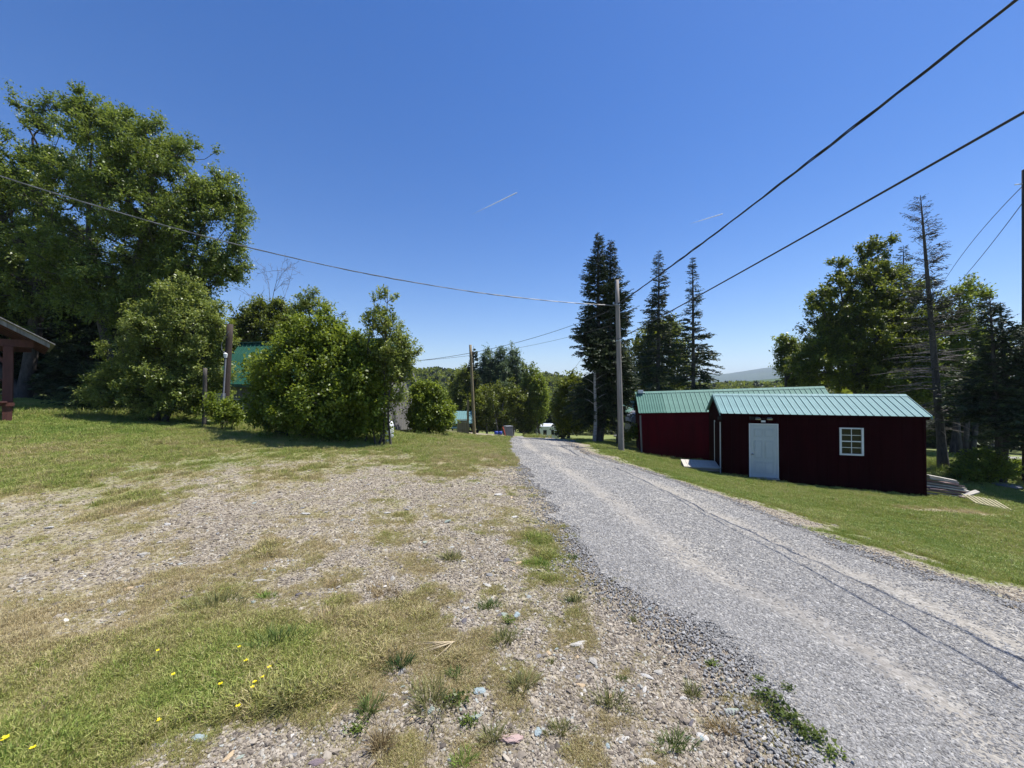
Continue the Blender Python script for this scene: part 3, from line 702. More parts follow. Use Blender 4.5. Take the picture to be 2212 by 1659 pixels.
# soil
x, y, rr, r = logpts(470000, 1.1, 16, 62, 11)
c, t = cover(x, y); dl = sdist(x, y, le); dr = -sdist(x, y, re_)
off_road = (dl > -.12) | (dr > 0)
keep = off_road & (r.random(len(x)) > c * 1.05) & ((dr < 0) | (r.random(len(x)) > c))
keep &= (vnoise(x * 4, y * 4, 55) + r.random(len(x)) * .8 > .35)
x, y, rr = x[keep], y[keep], rr[keep]
sz = (.0035 + .0075 * r.random(len(x)) ** 2.2) * (rr / 1.6) ** .26 * np.where(r.random(len(x)) < .03, 1.9, 1)
z = H(x, y) + sz * .15
scatter('gravel', np.stack([x, y, z], 1), sz, ps, None, tone=np.clip(r.beta(2.0, 2.6, len(x)), 0, 1), seed=1)
# road
x, y, rr, r = logpts(380000, 1.3, 20, 62, 12, -8)
dl = sdist(x, y, le); dr = -sdist(x, y, re_); ac = np.clip(-dl / (np.abs(dl) + np.abs(dr)), 0, 1)
tr = np.exp(-((ac - .27) / .07) ** 2) + np.exp(-((ac - .74) / .07) ** 2)
keep = (dl < .06 + .45 * r.random(len(x)) ** 3.5) & (dr < .25 + .3 * r.random(len(x)) ** 2) & (r.random(len(x)) > .95 * np.minimum(1, tr) * np.clip((fbm(x * 1.1, y * 1.1, 8, 3) - .30) * 5, 0, 1))
x, y, rr = x[keep], y[keep], rr[keep]; ac = ac[keep]
sz = (.0042 + .0065 * r.random(len(x)) ** 1.6) * (rr / 1.8) ** .28
scatter('road_stones', np.stack([x, y, H(x, y) + .010], 1), sz, pr, None, tone=np.clip(r.beta(2.1, 2.4, len(x)), 0, 1), seed=2)

M['grass'] = leafmat('grass_blades', [(0, (.52, .43, .26)), (.28, (.44, .38, .19)), (.5, (.33, .34, .10)), (.7, (.235, .31, .065)), (1, (.115, .19, .038))], rough=.55, trans=.25, spec=.25, instancer=True)
def tuft(seed, nbl, h, spread, wdt=.0021, splay=.6):
    r = np.random.default_rng(seed); vs = []; fs = []; rn = []
    for i in range(nbl):
        a = r.uniform(0, 6.283); p = np.array([math.cos(a), math.sin(a), 0]) * spread * math.sqrt(r.random())
        hh = h * r.uniform(.45, 1.1); d = norm(np.array([math.cos(a + r.normal() * .8), math.sin(a + r.normal() * .8), 0])) * hh * splay * r.uniform(.2, 1.3)
        w = wdt * r.uniform(.7, 1.4); pb = r.uniform(0, 3.14); sv = np.array([math.cos(pb), math.sin(pb), 0]) * w
        m_ = p + d * .35 + np.array([0, 0, hh * .62]); tip = p + d + np.array([0, 0, hh * .95 - .3 * np.linalg.norm(d)])
        o = len(vs); vs += [p - sv, p + sv, m_ + sv * .8, m_ - sv * .8, tip]; fs += [(o, o + 1, o + 2, o + 3), (o + 3, o + 2, o + 4)]; q = r.random(); rn += [q - .3] * 2 + [q] * 3
    me = bpy.data.meshes.new('tuft'); me.from_pydata([tuple(v) for v in vs], [], fs)
    a_ = me.attributes.new('rnd', 'FLOAT', 'POINT'); a_.data.foreach_set('value', np.array(rn, np.float32)); me.materials.append(M['grass']); me.update(); return me
lawn = [tuft(i, 24, .062, .042) for i in range(7)]
x, y, rr, r = logpts(430000, 1.0, 34, 64, 21)
c, t = cover(x, y)
cm = np.clip(c + .22 * (vnoise(x * 7, y * 7, 88) > .5) * (sdist(x, y, le) > .15), 0, 1)
keep = r.random(len(x)) < cm ** 1.4
keep &= ~((c < .4) & (r.random(len(x)) < .35))
x, y, rr, t, c = x[keep], y[keep], rr[keep], t[keep], c[keep]
short = np.where(c > .8, 1, np.where(c > .3, .72, .5))
dr = -sdist(x, y, re_)
sc = (.42 + .75 * fbm(x * 1.4, y * 1.4, 61, 3)) * np.clip(.8 + rr * .055, .8, 1.9) * short * (.7 + .6 * r.random(len(x)))
sc *= (.65 + .7 * vnoise(x * 4, y * 4, 93)); sc *= np.clip(.75 + .9 * (c - .8) * 2, .7, 1.15)
tone = np.clip(t - .12 + r.normal(0, .10, len(x)), 0, .8)
scatter('grass', np.stack([x, y, H(x, y) - .003], 1), sc, lawn, None, tone=tone, seed=3, normal_tilt=.18)
# tall meadow grass under the trees and along walls
tall = [tuft(i + 40, 22, .30, .09, .005, .45) for i in range(5)]
tp_ = []; r = np.random.default_rng(5)
def strip(a, b, n, w, h0=.6, h1_=1.2):
    a = np.array(a[:2]); b = np.array(b[:2])
    for i in range(n):
        u = r.random(); p = a + (b - a) * u + r.normal(size=2) * w; tp_.append((p[0], p[1], r.uniform(h0, h1_)))
strip(gp(-80, 900), gp(240, 895), 240, .35, .5, 1.1); strip(gp(240, 897), gp(520, 902), 300, .35, .7, 1.6); strip(gp(330, 897), gp(400, 900), 120, .3, 1.2, 1.9)
strip(gp(500, 925), gp(870, 960), 260, .3, .5, 1.1); strip(gp(880, 950), gp(960, 935), 120, .3, .5, 1.0)
strip(gp(1390, 984), gp(1540, 998), 110, .25, .4, .9); strip(gp(1555, 1028), gp(2010, 1066), 230, .07, .35, .8); strip(gp(2020, 1020), gp(2110, 1010), 160, .6, .6, 1.2)
strip(gp(1960, 1085), gp(2200, 1110), 60, .4, .4, .7); strip(gp(1230, 952), gp(1400, 962), 150, .6, .4, .9); strip(gp(1140, 946), gp(1180, 946), 60, .5, 1, 1.8)
tp_ = np.array(tp_)
scatter('tall_grass', np.stack([tp_[:, 0], tp_[:, 1], H(tp_[:, 0], tp_[:, 1]) - .01], 1), tp_[:, 2], tall, None, tone=np.clip(r.normal(.5, .13, len(tp_)), .1, .8), seed=4, normal_tilt=.12)


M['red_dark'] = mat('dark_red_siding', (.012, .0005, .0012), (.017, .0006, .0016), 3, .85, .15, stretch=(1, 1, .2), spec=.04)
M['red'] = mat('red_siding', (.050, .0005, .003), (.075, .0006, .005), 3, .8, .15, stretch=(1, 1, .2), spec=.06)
M['red_wood'] = mat('red_brown_stain', (.055, .016, .012), (.10, .03, .022), 9, .7, .3, stretch=(1, 1, .2))
M['teal'] = mat('teal_metal', (.125, .245, .25), (.155, .29, .295), 2, .6, 0, spec=.2)
M['teal_old'] = mat('weathered_teal_metal', (.075, .195, .155), (.11, .245, .20), 3, .6, 0, spec=.2)
M['green_metal'] = mat('green_metal', (.014, .085, .055), (.025, .12, .08), 2, .4, 0)
M['white'] = mat('white_paint', (.62, .64, .65), (.72, .73, .74), 4, .5, .05)
M['door'] = mat('door_paint', (.42, .47, .49), (.48, .52, .54), 2, .45)
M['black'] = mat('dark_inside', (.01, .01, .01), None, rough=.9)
M['pole'] = mat('grey_pole_wood', (.20, .175, .155), (.34, .30, .27), 9, .85, .5, stretch=(2, 2, .12))
M['pole_brown'] = mat('brown_pole_wood', (.022, .014, .010), (.05, .032, .023), 9, .85, .5, stretch=(2, 2, .12))
M['pole_tan'] = mat('tan_pole_wood', (.16, .125, .07), (.26, .205, .12), 9, .85, .5, stretch=(2, 2, .12))
M['plank'] = mat('weathered_plank', (.22, .19, .17), (.42, .38, .34), 7, .85, .4, stretch=(.3, 3, 3))
M['plank_red'] = mat('purplish_plank', (.14, .085, .08), (.26, .18, .17), 7, .85, .4, stretch=(.3, 3, 3))
M['plank_pale'] = mat('pale_plank', (.38, .35, .29), (.54, .50, .43), 7, .8, .3, stretch=(.3, 3, 3))
M['lattice'] = mat('lattice_wood', (.30, .27, .15), (.42, .38, .22), 7, .8, .2)
M['grey_board'] = mat('grey_barn_board', (.13, .125, .12), (.25, .24, .235), 6, .9, .4, stretch=(3, 3, .15))
M['metal'] = mat('galvanised_metal', (.35, .36, .37), (.5, .5, .5), 8, .4, 0, metal=.7)
M['plastic_grey'] = mat('grey_cabinet', (.16, .17, .19), (.2, .21, .23), 4, .6)
M['cable'] = mat('cable', (.018, .018, .02), None, rough=.5)
M['cable_alu'] = mat('aluminium_cable', (.12, .12, .13), (.3, .3, .31), 30, .45, 0, metal=.3)
M['camper_white'] = mat('camper_white', (.62, .65, .68), (.7, .72, .74), 2, .4)
M['blue'] = mat('blue_plastic', (.02, .05, .28), (.03, .07, .36), 4, .5)
M['orange'] = mat('orange_stake', (.45, .07, .05), (.5, .1, .06), 5, .7)
M['glass'] = bpy.data.materials.new('window_glass'); M['glass'].use_nodes = True
gn_ = M['glass'].node_tree.nodes; gl_ = M['glass'].node_tree.links; gb_ = gn_['Principled BSDF']; gb_.inputs['Base Color'].default_value = (.012, .014, .012, 1); gb_.inputs['Roughness'].default_value = .04
gt_ = gn_.new('ShaderNodeBsdfTransparent'); gm_ = gn_.new('ShaderNodeMixShader'); gm_.inputs[0].default_value = .6
gl_.new(gt_.outputs[0], gm_.inputs[1]); gl_.new(gb_.outputs[0], gm_.inputs[2]); gl_.new(gm_.outputs[0], gn_['Material Output'].inputs['Surface'])
M['yellow'] = mat('yellow_petal', (.85, .68, .01), None, rough=.5)
M['stem'] = mat('flower_stem', (.08, .13, .03), None, rough=.6)
M['straw'] = mat('straw', (.42, .33, .2), (.55, .46, .3), 9, .8)

def wall_s(px, L, d):
    k = (px - CX) / F
    return (k * L[1] - L[0]) / (d[0] - k * d[1])

def roof_panels(parent, n, L, y0, z0, y1, z1, material, name='roof_panel', x0=0.0, tilt=0):
    """ribbed metal sheets side by side from the eave (y0,z0) up to the ridge (y1,z1)"""
    w = L / n
    a, b_ = np.array([y0, z0]), np.array([y1, z1]); d = norm(b_ - a); nrm_ = np.array([-d[1], d[0]])
    if nrm_[1] < 0: nrm_ = -nrm_
    prof = [(0, .004), (.010, .036), (.030, .036), (.042, .004)]
    for sub in (1, 2): prof += [(.042 + (w - .042) * sub / 3 - .008, .004), (.042 + (w - .042) * sub / 3, .011), (.042 + (w - .042) * sub / 3 + .008, .004)]
    prof += [(w - .001, .004)]
    vs = []; fs = []; k = len(prof)
    for (q) in (a, b_):
        for (px_, h_) in prof:
            p = q + nrm_ * h_; vs.append((px_, p[0], p[1]))
        for (px_, h_) in prof:
            p = q + nrm_ * (h_ - .004); vs.append((px_, p[0], p[1]))
    for i in range(k - 1):
        fs.append((i, i + 1, 2 * k + i + 1, 2 * k + i)); fs.append((k + i + 1, k + i, 3 * k + i, 3 * k + i + 1))
        fs.append((i + 1, i, k + i, k + i + 1)); fs.append((2 * k + i, 2 * k + i + 1, 3 * k + i + 1, 3 * k + i))
    me = bpy.data.meshes.new(name); me.from_pydata(vs, [], fs); me.materials.append(material); me.update()
    for i in range(n):
        o = link(name, me, None, parent); o.location = (x0 + i * w, 0, 0)
def board_wall(parent, x0, x1, z0, z1, y, t, material, openings=(), bw=.3, name='siding_board', axis='x', ztop=None):
    """vertical boards with open joints; openings = (xa, xb, za, zb)"""
    n = max(1, round((x1 - x0) / bw)); w = (x1 - x0) / n; cache = {}
    for i in range(n):
        a, b_ = x0 + i * w + .004, x0 + (i + 1) * w - .004
        segs = [(a, b_, z0, z1)]
        for (oa, ob, oc, od) in openings:
            new = []
            for (p, q, lo, hi) in segs:
                if ob <= p or oa >= q or od <= lo or oc >= hi: new.append((p, q, lo, hi)); continue
                if oa > p: new.append((p, oa, lo, hi))
                if ob < q: new.append((ob, q, lo, hi))
                m0, m1 = max(p, oa), min(q, ob)
                if oc > lo: new.append((m0, m1, lo, oc))
                if od < hi: new.append((m0, m1, od, hi))
            segs = new
        for (p, q, lo, hi) in segs:
            mb = MB()
            if q - p < .01: continue
            top = [hi, hi]
            if ztop: top = [min(ztop(p), 99), min(ztop(q), 99)]
            if axis == 'x': mb.hexa([(p, y, lo), (q, y, lo), (q, y + t, lo), (p, y + t, lo), (p, y, top[0]), (q, y, top[1]), (q, y + t, top[1]), (p, y + t, top[0])])
            else: mb.hexa([(y, q, lo), (y, p, lo), (y + t, p, lo), (y + t, q, lo), (y, q, top[1]), (y, p, top[0]), (y + t, p, top[0]), (y + t, q, top[1])])
            mb.build(name, material, parent)
def window(parent, x0, x1, z0, z1, y, cols, rows, framemat, fw=.045, bar=.018, midrail=True):
    f = MB(); d0, d1 = y - .03, y + .05
    f.box(x0 - fw * .4, x0 + fw, d0, d1, z0, z1).box(x1 - fw, x1 + fw * .4, d0, d1, z0, z1).box(x0 + fw, x1 - fw, d0 + .002, d1, z1 - fw, z1).box(x0 + fw, x1 - fw, d0 - .012, d1, z0, z0 + fw * 1.2)
    w = f.build('window', framemat, parent, bevel=.004)
    m_ = MB(); gx0, gx1, gz0, gz1 = x0 + fw, x1 - fw, z0 + fw * 1.2, z1 - fw
    for i in range(1, cols): xx = gx0 + (gx1 - gx0) * i / cols; m_.box(xx - bar / 2, xx + bar / 2, d0 + .012, d0 + .03, gz0, gz1)
    for j in range(1, rows):
        zz = gz0 + (gz1 - gz0) * j / rows; b2 = bar * (2.0 if (midrail and j == rows // 2) else 1) / 2; m_.box(gx0, gx1, d0 + .010, d0 + .032, zz - b2, zz + b2)
    m_.build('muntin', framemat, w)
    pw, ph = (gx1 - gx0) / cols, (gz1 - gz0) / rows
    for i in range(cols):
        for j in range(rows): MB().box(gx0 + i * pw + bar / 2, gx0 + (i + 1) * pw - bar / 2, d0 + .019, d0 + .023, gz0 + j * ph + bar / 2, gz0 + (j + 1) * ph - bar / 2).build('pane', M['glass'], w)
    return w

# ------------------------------------------------------------------ front shed
A1 = math.radians(16); D1 = (math.cos(A1), -math.sin(A1)); L1 = (7.99, 14.75)
zb = -2.15; sh = empty('shed', (L1[0], L1[1], zb), 'dark red shed with bluish teal metal roof, white door and one window, nearest the road', 'shed', rz=-A1)
LEN, WID, EA, RI = 6.4, 2.5, .655 - zb, 1.37 - zb
Lw = (L1[0] + .276 * .1, L1[1] + .96 * .1)
sx0, sx1 = [wall_s(p, Lw, D1) for p in (1617, 1680)]
wx0, wx1 = [wall_s(p, Lw, D1) for p in (1813, 1862.5)]
def wall_z(py, s): q = (Lw[0] + D1[0] * s, Lw[1] + D1[1] * s); return P(CX + F * q[0] / q[1], py, q[1])[2] - zb
dz0, dz1 = wall_z(1032, (sx0 + sx1) / 2), wall_z(915, (sx0 + sx1) / 2); wz0, wz1 = wall_z(983.5, (wx0 + wx1) / 2), wall_z(924, (wx0 + wx1) / 2)
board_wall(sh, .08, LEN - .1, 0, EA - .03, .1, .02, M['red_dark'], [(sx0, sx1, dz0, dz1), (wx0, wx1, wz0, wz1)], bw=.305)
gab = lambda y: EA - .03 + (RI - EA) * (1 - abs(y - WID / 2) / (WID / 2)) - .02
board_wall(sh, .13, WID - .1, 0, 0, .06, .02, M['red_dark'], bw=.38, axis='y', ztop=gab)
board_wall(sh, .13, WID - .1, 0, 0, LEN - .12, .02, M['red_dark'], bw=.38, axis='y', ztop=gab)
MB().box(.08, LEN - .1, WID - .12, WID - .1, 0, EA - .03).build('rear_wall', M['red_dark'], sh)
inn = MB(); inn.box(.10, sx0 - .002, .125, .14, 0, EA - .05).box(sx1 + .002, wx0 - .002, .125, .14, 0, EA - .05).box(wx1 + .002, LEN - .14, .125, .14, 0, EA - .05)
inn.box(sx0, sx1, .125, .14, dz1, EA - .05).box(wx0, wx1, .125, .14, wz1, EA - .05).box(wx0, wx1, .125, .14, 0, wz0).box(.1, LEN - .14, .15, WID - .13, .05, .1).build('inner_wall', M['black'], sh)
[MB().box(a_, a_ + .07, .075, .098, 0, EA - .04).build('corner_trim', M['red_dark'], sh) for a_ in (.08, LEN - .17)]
MB().box(0.02, LEN - .02, .035, .06, EA - .10, EA - .012).build('fascia', M['red_dark'], sh)
roof_panels(sh, 28, LEN, 0, EA, WID / 2, RI, M['teal'])
roof_panels(sh, 28, LEN, WID, EA, WID / 2, RI, M['teal'])
cap = MB(); cy_ = WID / 2; cap.add([(-.02, cy_ - .13, RI - .045), (-.02, cy_, RI + .035), (-.02, cy_ + .13, RI - .045), (LEN + .02, cy_ - .13, RI - .045), (LEN + .02, cy_, RI + .035), (LEN + .02, cy_ + .13, RI - .045), (-.02, cy_, RI + .01), (LEN + .02, cy_, RI + .01)], [(0, 3, 4, 1), (1, 4, 5, 2), (0, 1, 6), (1, 2, 6), (3, 7, 4), (4, 7, 5), (0, 6, 7, 3), (6, 2, 5, 7)])
cap.build('ridge_cap', M['teal'], sh)
for xx in (-.03, LEN + .012):
    MB().hexa([(xx, -.01, EA - .09), (xx + .018, -.01, EA - .09), (xx + .018, cy_, RI - .09), (xx, cy_, RI - .09), (xx, -.01, EA + .03), (xx + .018, -.01, EA + .03), (xx + .018, cy_, RI + .03), (xx, cy_, RI + .03)]).build('rake_trim', M['teal'], sh)
    MB().hexa([(xx, cy_, RI - .09), (xx + .018, cy_, RI - .09), (xx + .018, WID + .01, EA - .09), (xx, WID + .01, EA - .09), (xx, cy_, RI + .03), (xx + .018, cy_, RI + .03), (xx + .018, WID + .01, EA + .03), (xx, WID + .01, EA + .03)]).build('rake_trim', M['teal'], sh)
fr = MB().box(sx0 - .002, sx0 + .03, .07, .13, dz0, dz1).box(sx1 - .03, sx1 + .002, .07, .13, dz0, dz1).box(sx0 + .03, sx1 - .03, .071, .13, dz1 - .03, dz1).build('door_frame', M['white'], sh)
MB().box(sx0 - .02, sx1 + .02, .045, .13, dz0 - .05, dz0).build('door_sill', M['metal'], sh)
dr_ = MB().box(sx0 + .031, sx1 - .031, .085, .12, dz0 + .01, dz1 - .031).build('door', M['door'], sh)
dw = sx1 - sx0 - .062; dh = dz1 - dz0 - .04
for (u0, u1) in ((.14, .46), (.54, .86)):
    for (v0, v1) in ((.08, .30), (.37, .70), (.77, .92)):
        x0_, x1_, z0_, z1_ = sx0 + .031 + dw * u0, sx0 + .031 + dw * u1, dz0 + dh * v0, dz0 + dh * v1
        p = MB(); p.box(x0_, x1_, .077, .084, z0_, z0_ + .018).box(x0_, x1_, .077, .084, z1_ - .018, z1_).box(x0_, x0_ + .018, .077, .084, z0_ + .018, z1_ - .018).box(x1_ - .018, x1_, .077, .084, z0_ + .018, z1_ - .018).box(x0_ + .035, x1_ - .035, .076, .084, z0_ + .035, z1_ - .035)
        p.build('door_panel', M['door'], dr_, bevel=.004)
hb_ = MB(); hb_.tube([(sx0 + .10, .084, dz0 + dh * .44), (sx0 + .10, .045, dz0 + dh * .44)], [.028, .014], 10).tube([(sx0 + .10, .045, dz0 + dh * .44), (sx0 + .10, .02, dz0 + dh * .44)], [.014, .03], 10).build('handle', M['metal'], dr_, smooth=True)
window(sh, wx0, wx1, wz0, wz1, .1, 2, 4, M['white'])
MB().box(1.0, 1.22, .07, .098, EA - .22, EA - .10).build('vent', M['black'], sh)
fl = MB().box((sx0 + sx1) / 2 - .075, (sx0 + sx1) / 2 + .06, .06, .099, dz1 + .05, dz1 + .12).build('light_fitting', M['white'], sh)
for sg in (-1, 1):
    MB().hexa([((sx0 + sx1) / 2 + sg * .19 - .085, .03, dz1 + .14), ((sx0 + sx1) / 2 + sg * .19 + .085, .03, dz1 + .14), ((sx0 + sx1) / 2 + sg * .19 + .085, .09, dz1 + .17), ((sx0 + sx1) / 2 + sg * .19 - .085, .09, dz1 + .17),
               ((sx0 + sx1) / 2 + sg * .19 - .085, .0, dz1 + .19), ((sx0 + sx1) / 2 + sg * .19 + .085, .0, dz1 + .19), ((sx0 + sx1) / 2 + sg * .19 + .06, .07, dz1 + .235), ((sx0 + sx1) / 2 + sg * .19 - .06, .07, dz1 + .235)]).build('floodlight', M['metal'], fl)
MB().tube([((sx0 + sx1) / 2 - .15, .075, dz1 + .18), ((sx0 + sx1) / 2 + .15, .075, dz1 + .18)], .012, 6).build('light_bar', M['black'], fl)
# white trim and lintel of the end door seen edge-on
MB().box(.035, .058, .25, .33, .35, EA - .35).box(.035, .058, 1.2, 1.28, .35, EA - .35).build('end_door_trim', M['white'], sh)
MB().box(.04, .058, .33, 1.2, .35, EA - .42).build('end_door', M['red_dark'], sh)
MB().obox((.02, .2, EA - .2), (1, 0, 0), (0, 1, 0), (0, 0, 1), .07, .05, .06).build('wall_lamp', M['black'], sh)
# bottle on the sill inside
q = np.array([math.cos(-A1) * (wx0 + .38) - math.sin(-A1) * .2, math.sin(-A1) * (wx0 + .38) + math.cos(-A1) * .2])
bt = MB().tube([(0, 0, 0), (0, 0, .13), (0, 0, .17), (0, 0, .2)], [.045, .045, .02, .018], 10).build('bottle', M['white'])
bt.location = (L1[0] + q[0], L1[1] + q[1], zb + wz0 + .05); props(bt, 'white plastic bottle standing inside the shed window', 'bottle')
MB().box(wx0, wx1, .141, .28, wz0 + .02, wz0 + .045).build('window_shelf', M['plank'], sh)

# ------------------------------------------------------------------ back shed
A2 = math.radians(12); zb2 = -2.35
s2 = empty('shed', (6.667, 20, zb2), 'brighter red shed with weathered green metal roof, standing behind the front one', 'shed', rz=-A2)
s2.rotation_euler = (0, -math.radians(1.9), -A2)
L2_, W2, EA2, RI2 = 9.1, 2.5, .324 - zb2, 1.40 - zb2
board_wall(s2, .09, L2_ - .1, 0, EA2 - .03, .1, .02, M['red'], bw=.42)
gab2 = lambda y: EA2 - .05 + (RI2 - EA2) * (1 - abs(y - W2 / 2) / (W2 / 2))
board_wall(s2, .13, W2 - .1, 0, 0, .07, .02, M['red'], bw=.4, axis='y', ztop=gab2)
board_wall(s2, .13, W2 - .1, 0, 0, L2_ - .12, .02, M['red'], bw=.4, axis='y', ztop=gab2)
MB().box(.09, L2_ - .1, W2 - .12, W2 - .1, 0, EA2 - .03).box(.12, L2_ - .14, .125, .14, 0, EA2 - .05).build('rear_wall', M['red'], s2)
MB().box(0.02, L2_ - .02, .035, .06, EA2 - .10, EA2 - .012).build('fascia', M['red'], s2)
MB().box(.05, .13, .07, .097, 0, EA2 - .06).build('corner_trim', M['grey_board'], s2)
roof_panels(s2, 11, 1.35, 0, EA2 + .005, W2 / 2, RI2 - .012, M['teal_old'])
roof_panels(s2, 33, L2_ - 1.36, 0, EA2, W2 / 2, RI2, M['teal_old'], x0=1.36)
roof_panels(s2, 40, L2_, W2, EA2, W2 / 2, RI2, M['teal_old'])
cap = MB(); cy_ = W2 / 2; R_ = RI2
cap.add([(-.02, cy_ - .12, R_ - .07), (-.02, cy_, R_ + .04), (-.02, cy_ + .12, R_ - .07), (L2_, cy_ - .12, R_ - .07), (L2_, cy_, R_ + .04), (L2_, cy_ + .12, R_ - .07), (-.02, cy_, R_ + .01), (L2_, cy_, R_ + .01)], [(0, 3, 4, 1), (1, 4, 5, 2), (0, 1, 6), (1, 2, 6), (3, 7, 4), (4, 7, 5), (0, 6, 7, 3), (6, 2, 5, 7)]).build('ridge_cap', M['teal_old'], s2)
lp = P(1383.5, 846, 21.1); lb = MB().box(-.13, .13, -.1, .1, -.09, .09).tube([(.12, 0, -.03), (.24, 0, -.06)], .02, 6).build('security_lamp', M['white'], bevel=.02)
lb.location = tuple(lp); lb.rotation_euler = (0, 0, -.2); props(lb, 'small white lamp box at the left ridge end of the green shed roof', 'lamp')
# building behind with teal roof corner, and a rounded camper under it
b3 = empty('carport', (*at(1352, 27)[:2], at(1352, 27)[2]), 'far teal roofed carport half hidden between pole and back shed', 'carport')
bz = b3.location.z; e0 = P(1350, 893, 27)[2] - bz; e1 = P(1350, 866, 28.4)[2] - bz
roof_panels(b3, 16, 4.6, 0, e0, 1.4, e1, M['teal_old']); MB().box(0.02, 4.58, 2.72, 2.8, e0 - .1, e0).build('beam', M['grey_board'], b3)
for xx in (.05, 4.5):
    for yy in (.06, 2.72): MB().box(xx, xx + .1, yy, yy + .1, -.2, e0 - .01).build('post', M['grey_board'], b3)
roof_panels(b3, 16, 4.6, 2.8, e0, 1.4, e1, M['teal_old'])
def camper(loc, rz, L, W, h, label, m, round_=.5):
    c = empty('camper', loc, label, 'camper', rz=rz)
    n = 10; prof = [(0, .45), (0, h - round_)]
    for i in range(1, n): a = math.pi / 2 * i / n; prof.append((round_ - round_ * math.cos(a), h - round_ + round_ * math.sin(a)))
    prof += [(round_, h), (L - .2, h), (L, h - .2), (L, .45)]
    k = len(prof); vs = [(x, 0, z) for x, z in prof] + [(x, W, z) for x, z in prof]
    fs = [tuple(reversed(range(k))), tuple(range(k, 2 * k))] + [(i, (i + 1) % k, k + (i + 1) % k, k + i) for i in range(k)]
    MB().add(vs, fs).build('body', m, c, bevel=.03)
    MB().box(L * .18, L * .36, -.02, -.003, h * .5, h * .78).build('window', M['black'], c); MB().box(L * .6, L * .74, -.02, -.003, h * .5, h * .78).build('window', M['black'], c)
    MB().box(.02, L - .02, -.012, -.002, h * .42, h * .45).build('stripe', M['plastic_grey'], c)
    for yy in (.12, W - .12):
        MB().tube([(L * .55, yy - .1, .33), (L * .55, yy + .1, .33)], .33, 16).build('wheel', M['black'], c)
    MB().tube([(0, W / 2, .42), (-.9, W / 2, .42)], .05, 6).build('tow_bar', M['plastic_grey'], c)
    return c
pt = at(1362, 24.5); camper((pt[0], pt[1], pt[2]), -.1, 3.4, 2, 2.1, 'grey rounded camper parked in shade left of the back shed', M['plastic_grey'], .8)
pt = P(1166, 945, 52); camper((pt[0], pt[1], P(0, 921, 52)[2] - 2.3), 0.05, 2.6, 5, 2.3, 'white camper glimpsed between trees at the end of the gravel road', M['camper_white'], .15)

# ------------------------------------------------------------------ cabin behind the bushes
dC = np.array([-.98, .2]); R1c = np.array([-4.87, 17.0]); a_c = math.atan2(-dC[1], -dC[0])  # local x runs left to right
LC, WC = 8.5, 3.0; zc = .0
o_c = R1c + dC * LC + np.array([-.2, -.98]) * 1.5
cb = empty('cabin', (o_c[0], o_c[1], zc), 'weathered cabin with steep green metal roof hidden behind the bushes', 'cabin', rz=a_c)
EC, RC = 1.80, 3.82
board_wall(cb, .15, LC - .2, -.5, EC - .02, .15, .025, M['grey_board'], [(1.0, 1.6, .5, 1.15)], bw=.24)
gc_ = lambda y: EC - .08 + (RC - EC) * (1 - abs(y - WC / 2) / (WC / 2))
board_wall(cb, .18, WC - .15, -.8, 0, LC - .22, .025, M['grey_board'], bw=.19, axis='y', ztop=gc_)
board_wall(cb, .18, WC - .15, -.8, 0, .13, .025, M['grey_board'], bw=.24, axis='y', ztop=gc_)
MB().box(.15, LC - .2, WC - .15, WC - .125, -.5, EC - .02).build('rear_wall', M['grey_board'], cb)
roof_panels(cb, 36, LC, 0, EC, WC / 2, RC, M['green_metal']); roof_panels(cb, 36, LC, WC, EC, WC / 2, RC, M['green_metal'])
MB().box(-.02, LC + .02, WC / 2 - .1, WC / 2 + .1, RC - .01, RC + .045).build('ridge_cap', M['green_metal'], cb)
MB().box(0, LC, .02, .05, EC - .12, EC - .01).build('fascia', M['green_metal'], cb)
for yy0, yy1, z0_, z1_ in ((0, WC / 2, EC, RC), (WC / 2, WC, RC, EC)):
    MB().hexa([(LC + .01, yy0, z0_ - .14), (LC + .03, yy0, z0_ - .14), (LC + .03, yy1, z1_ - .14), (LC + .01, yy1, z1_ - .14), (LC + .01, yy0, z0_ + .03), (LC + .03, yy0, z0_ + .03), (LC + .03, yy1, z1_ + .03), (LC + .01, yy1, z1_ + .03)]).build('rake_trim', M['grey_board'], cb)
window(cb, 1.0, 1.6, .5, 1.15, .15, 2, 1, M['white'], fw=.035, midrail=False)
[MB().box(LC - .194, LC - .18, a_, a_ + .08, -.5, EC - .1).build('corner_trim', M['white'], cb) for a_ in (.14, WC - .22)]
MB().box(.2, LC - .3, .2, WC - .2, -.3, 0).build('floor', M['black'], cb)

# propane tank
pt = at(836, 11.6); tk = empty('propane_tank', pt, 'white propane tank beside the cabin, half hidden by the sapling', 'propane tank')
MB().tube([(0, 0, .08), (0, 0, .12), (0, 0, .2), (0, 0, .55), (0, 0, .63), (0, 0, .67)], [.1, .17, .2, .2, .16, .07], 20).build('tank', M['white'], tk, smooth=True)
MB().tube([(0, 0, .66), (0, 0, .76)], .09, 14).build('valve_cap', M['white'], tk); MB().tube([(0, 0, 0), (0, 0, .1)], [.2, .17], 14).build('foot_ring', M['metal'], tk)

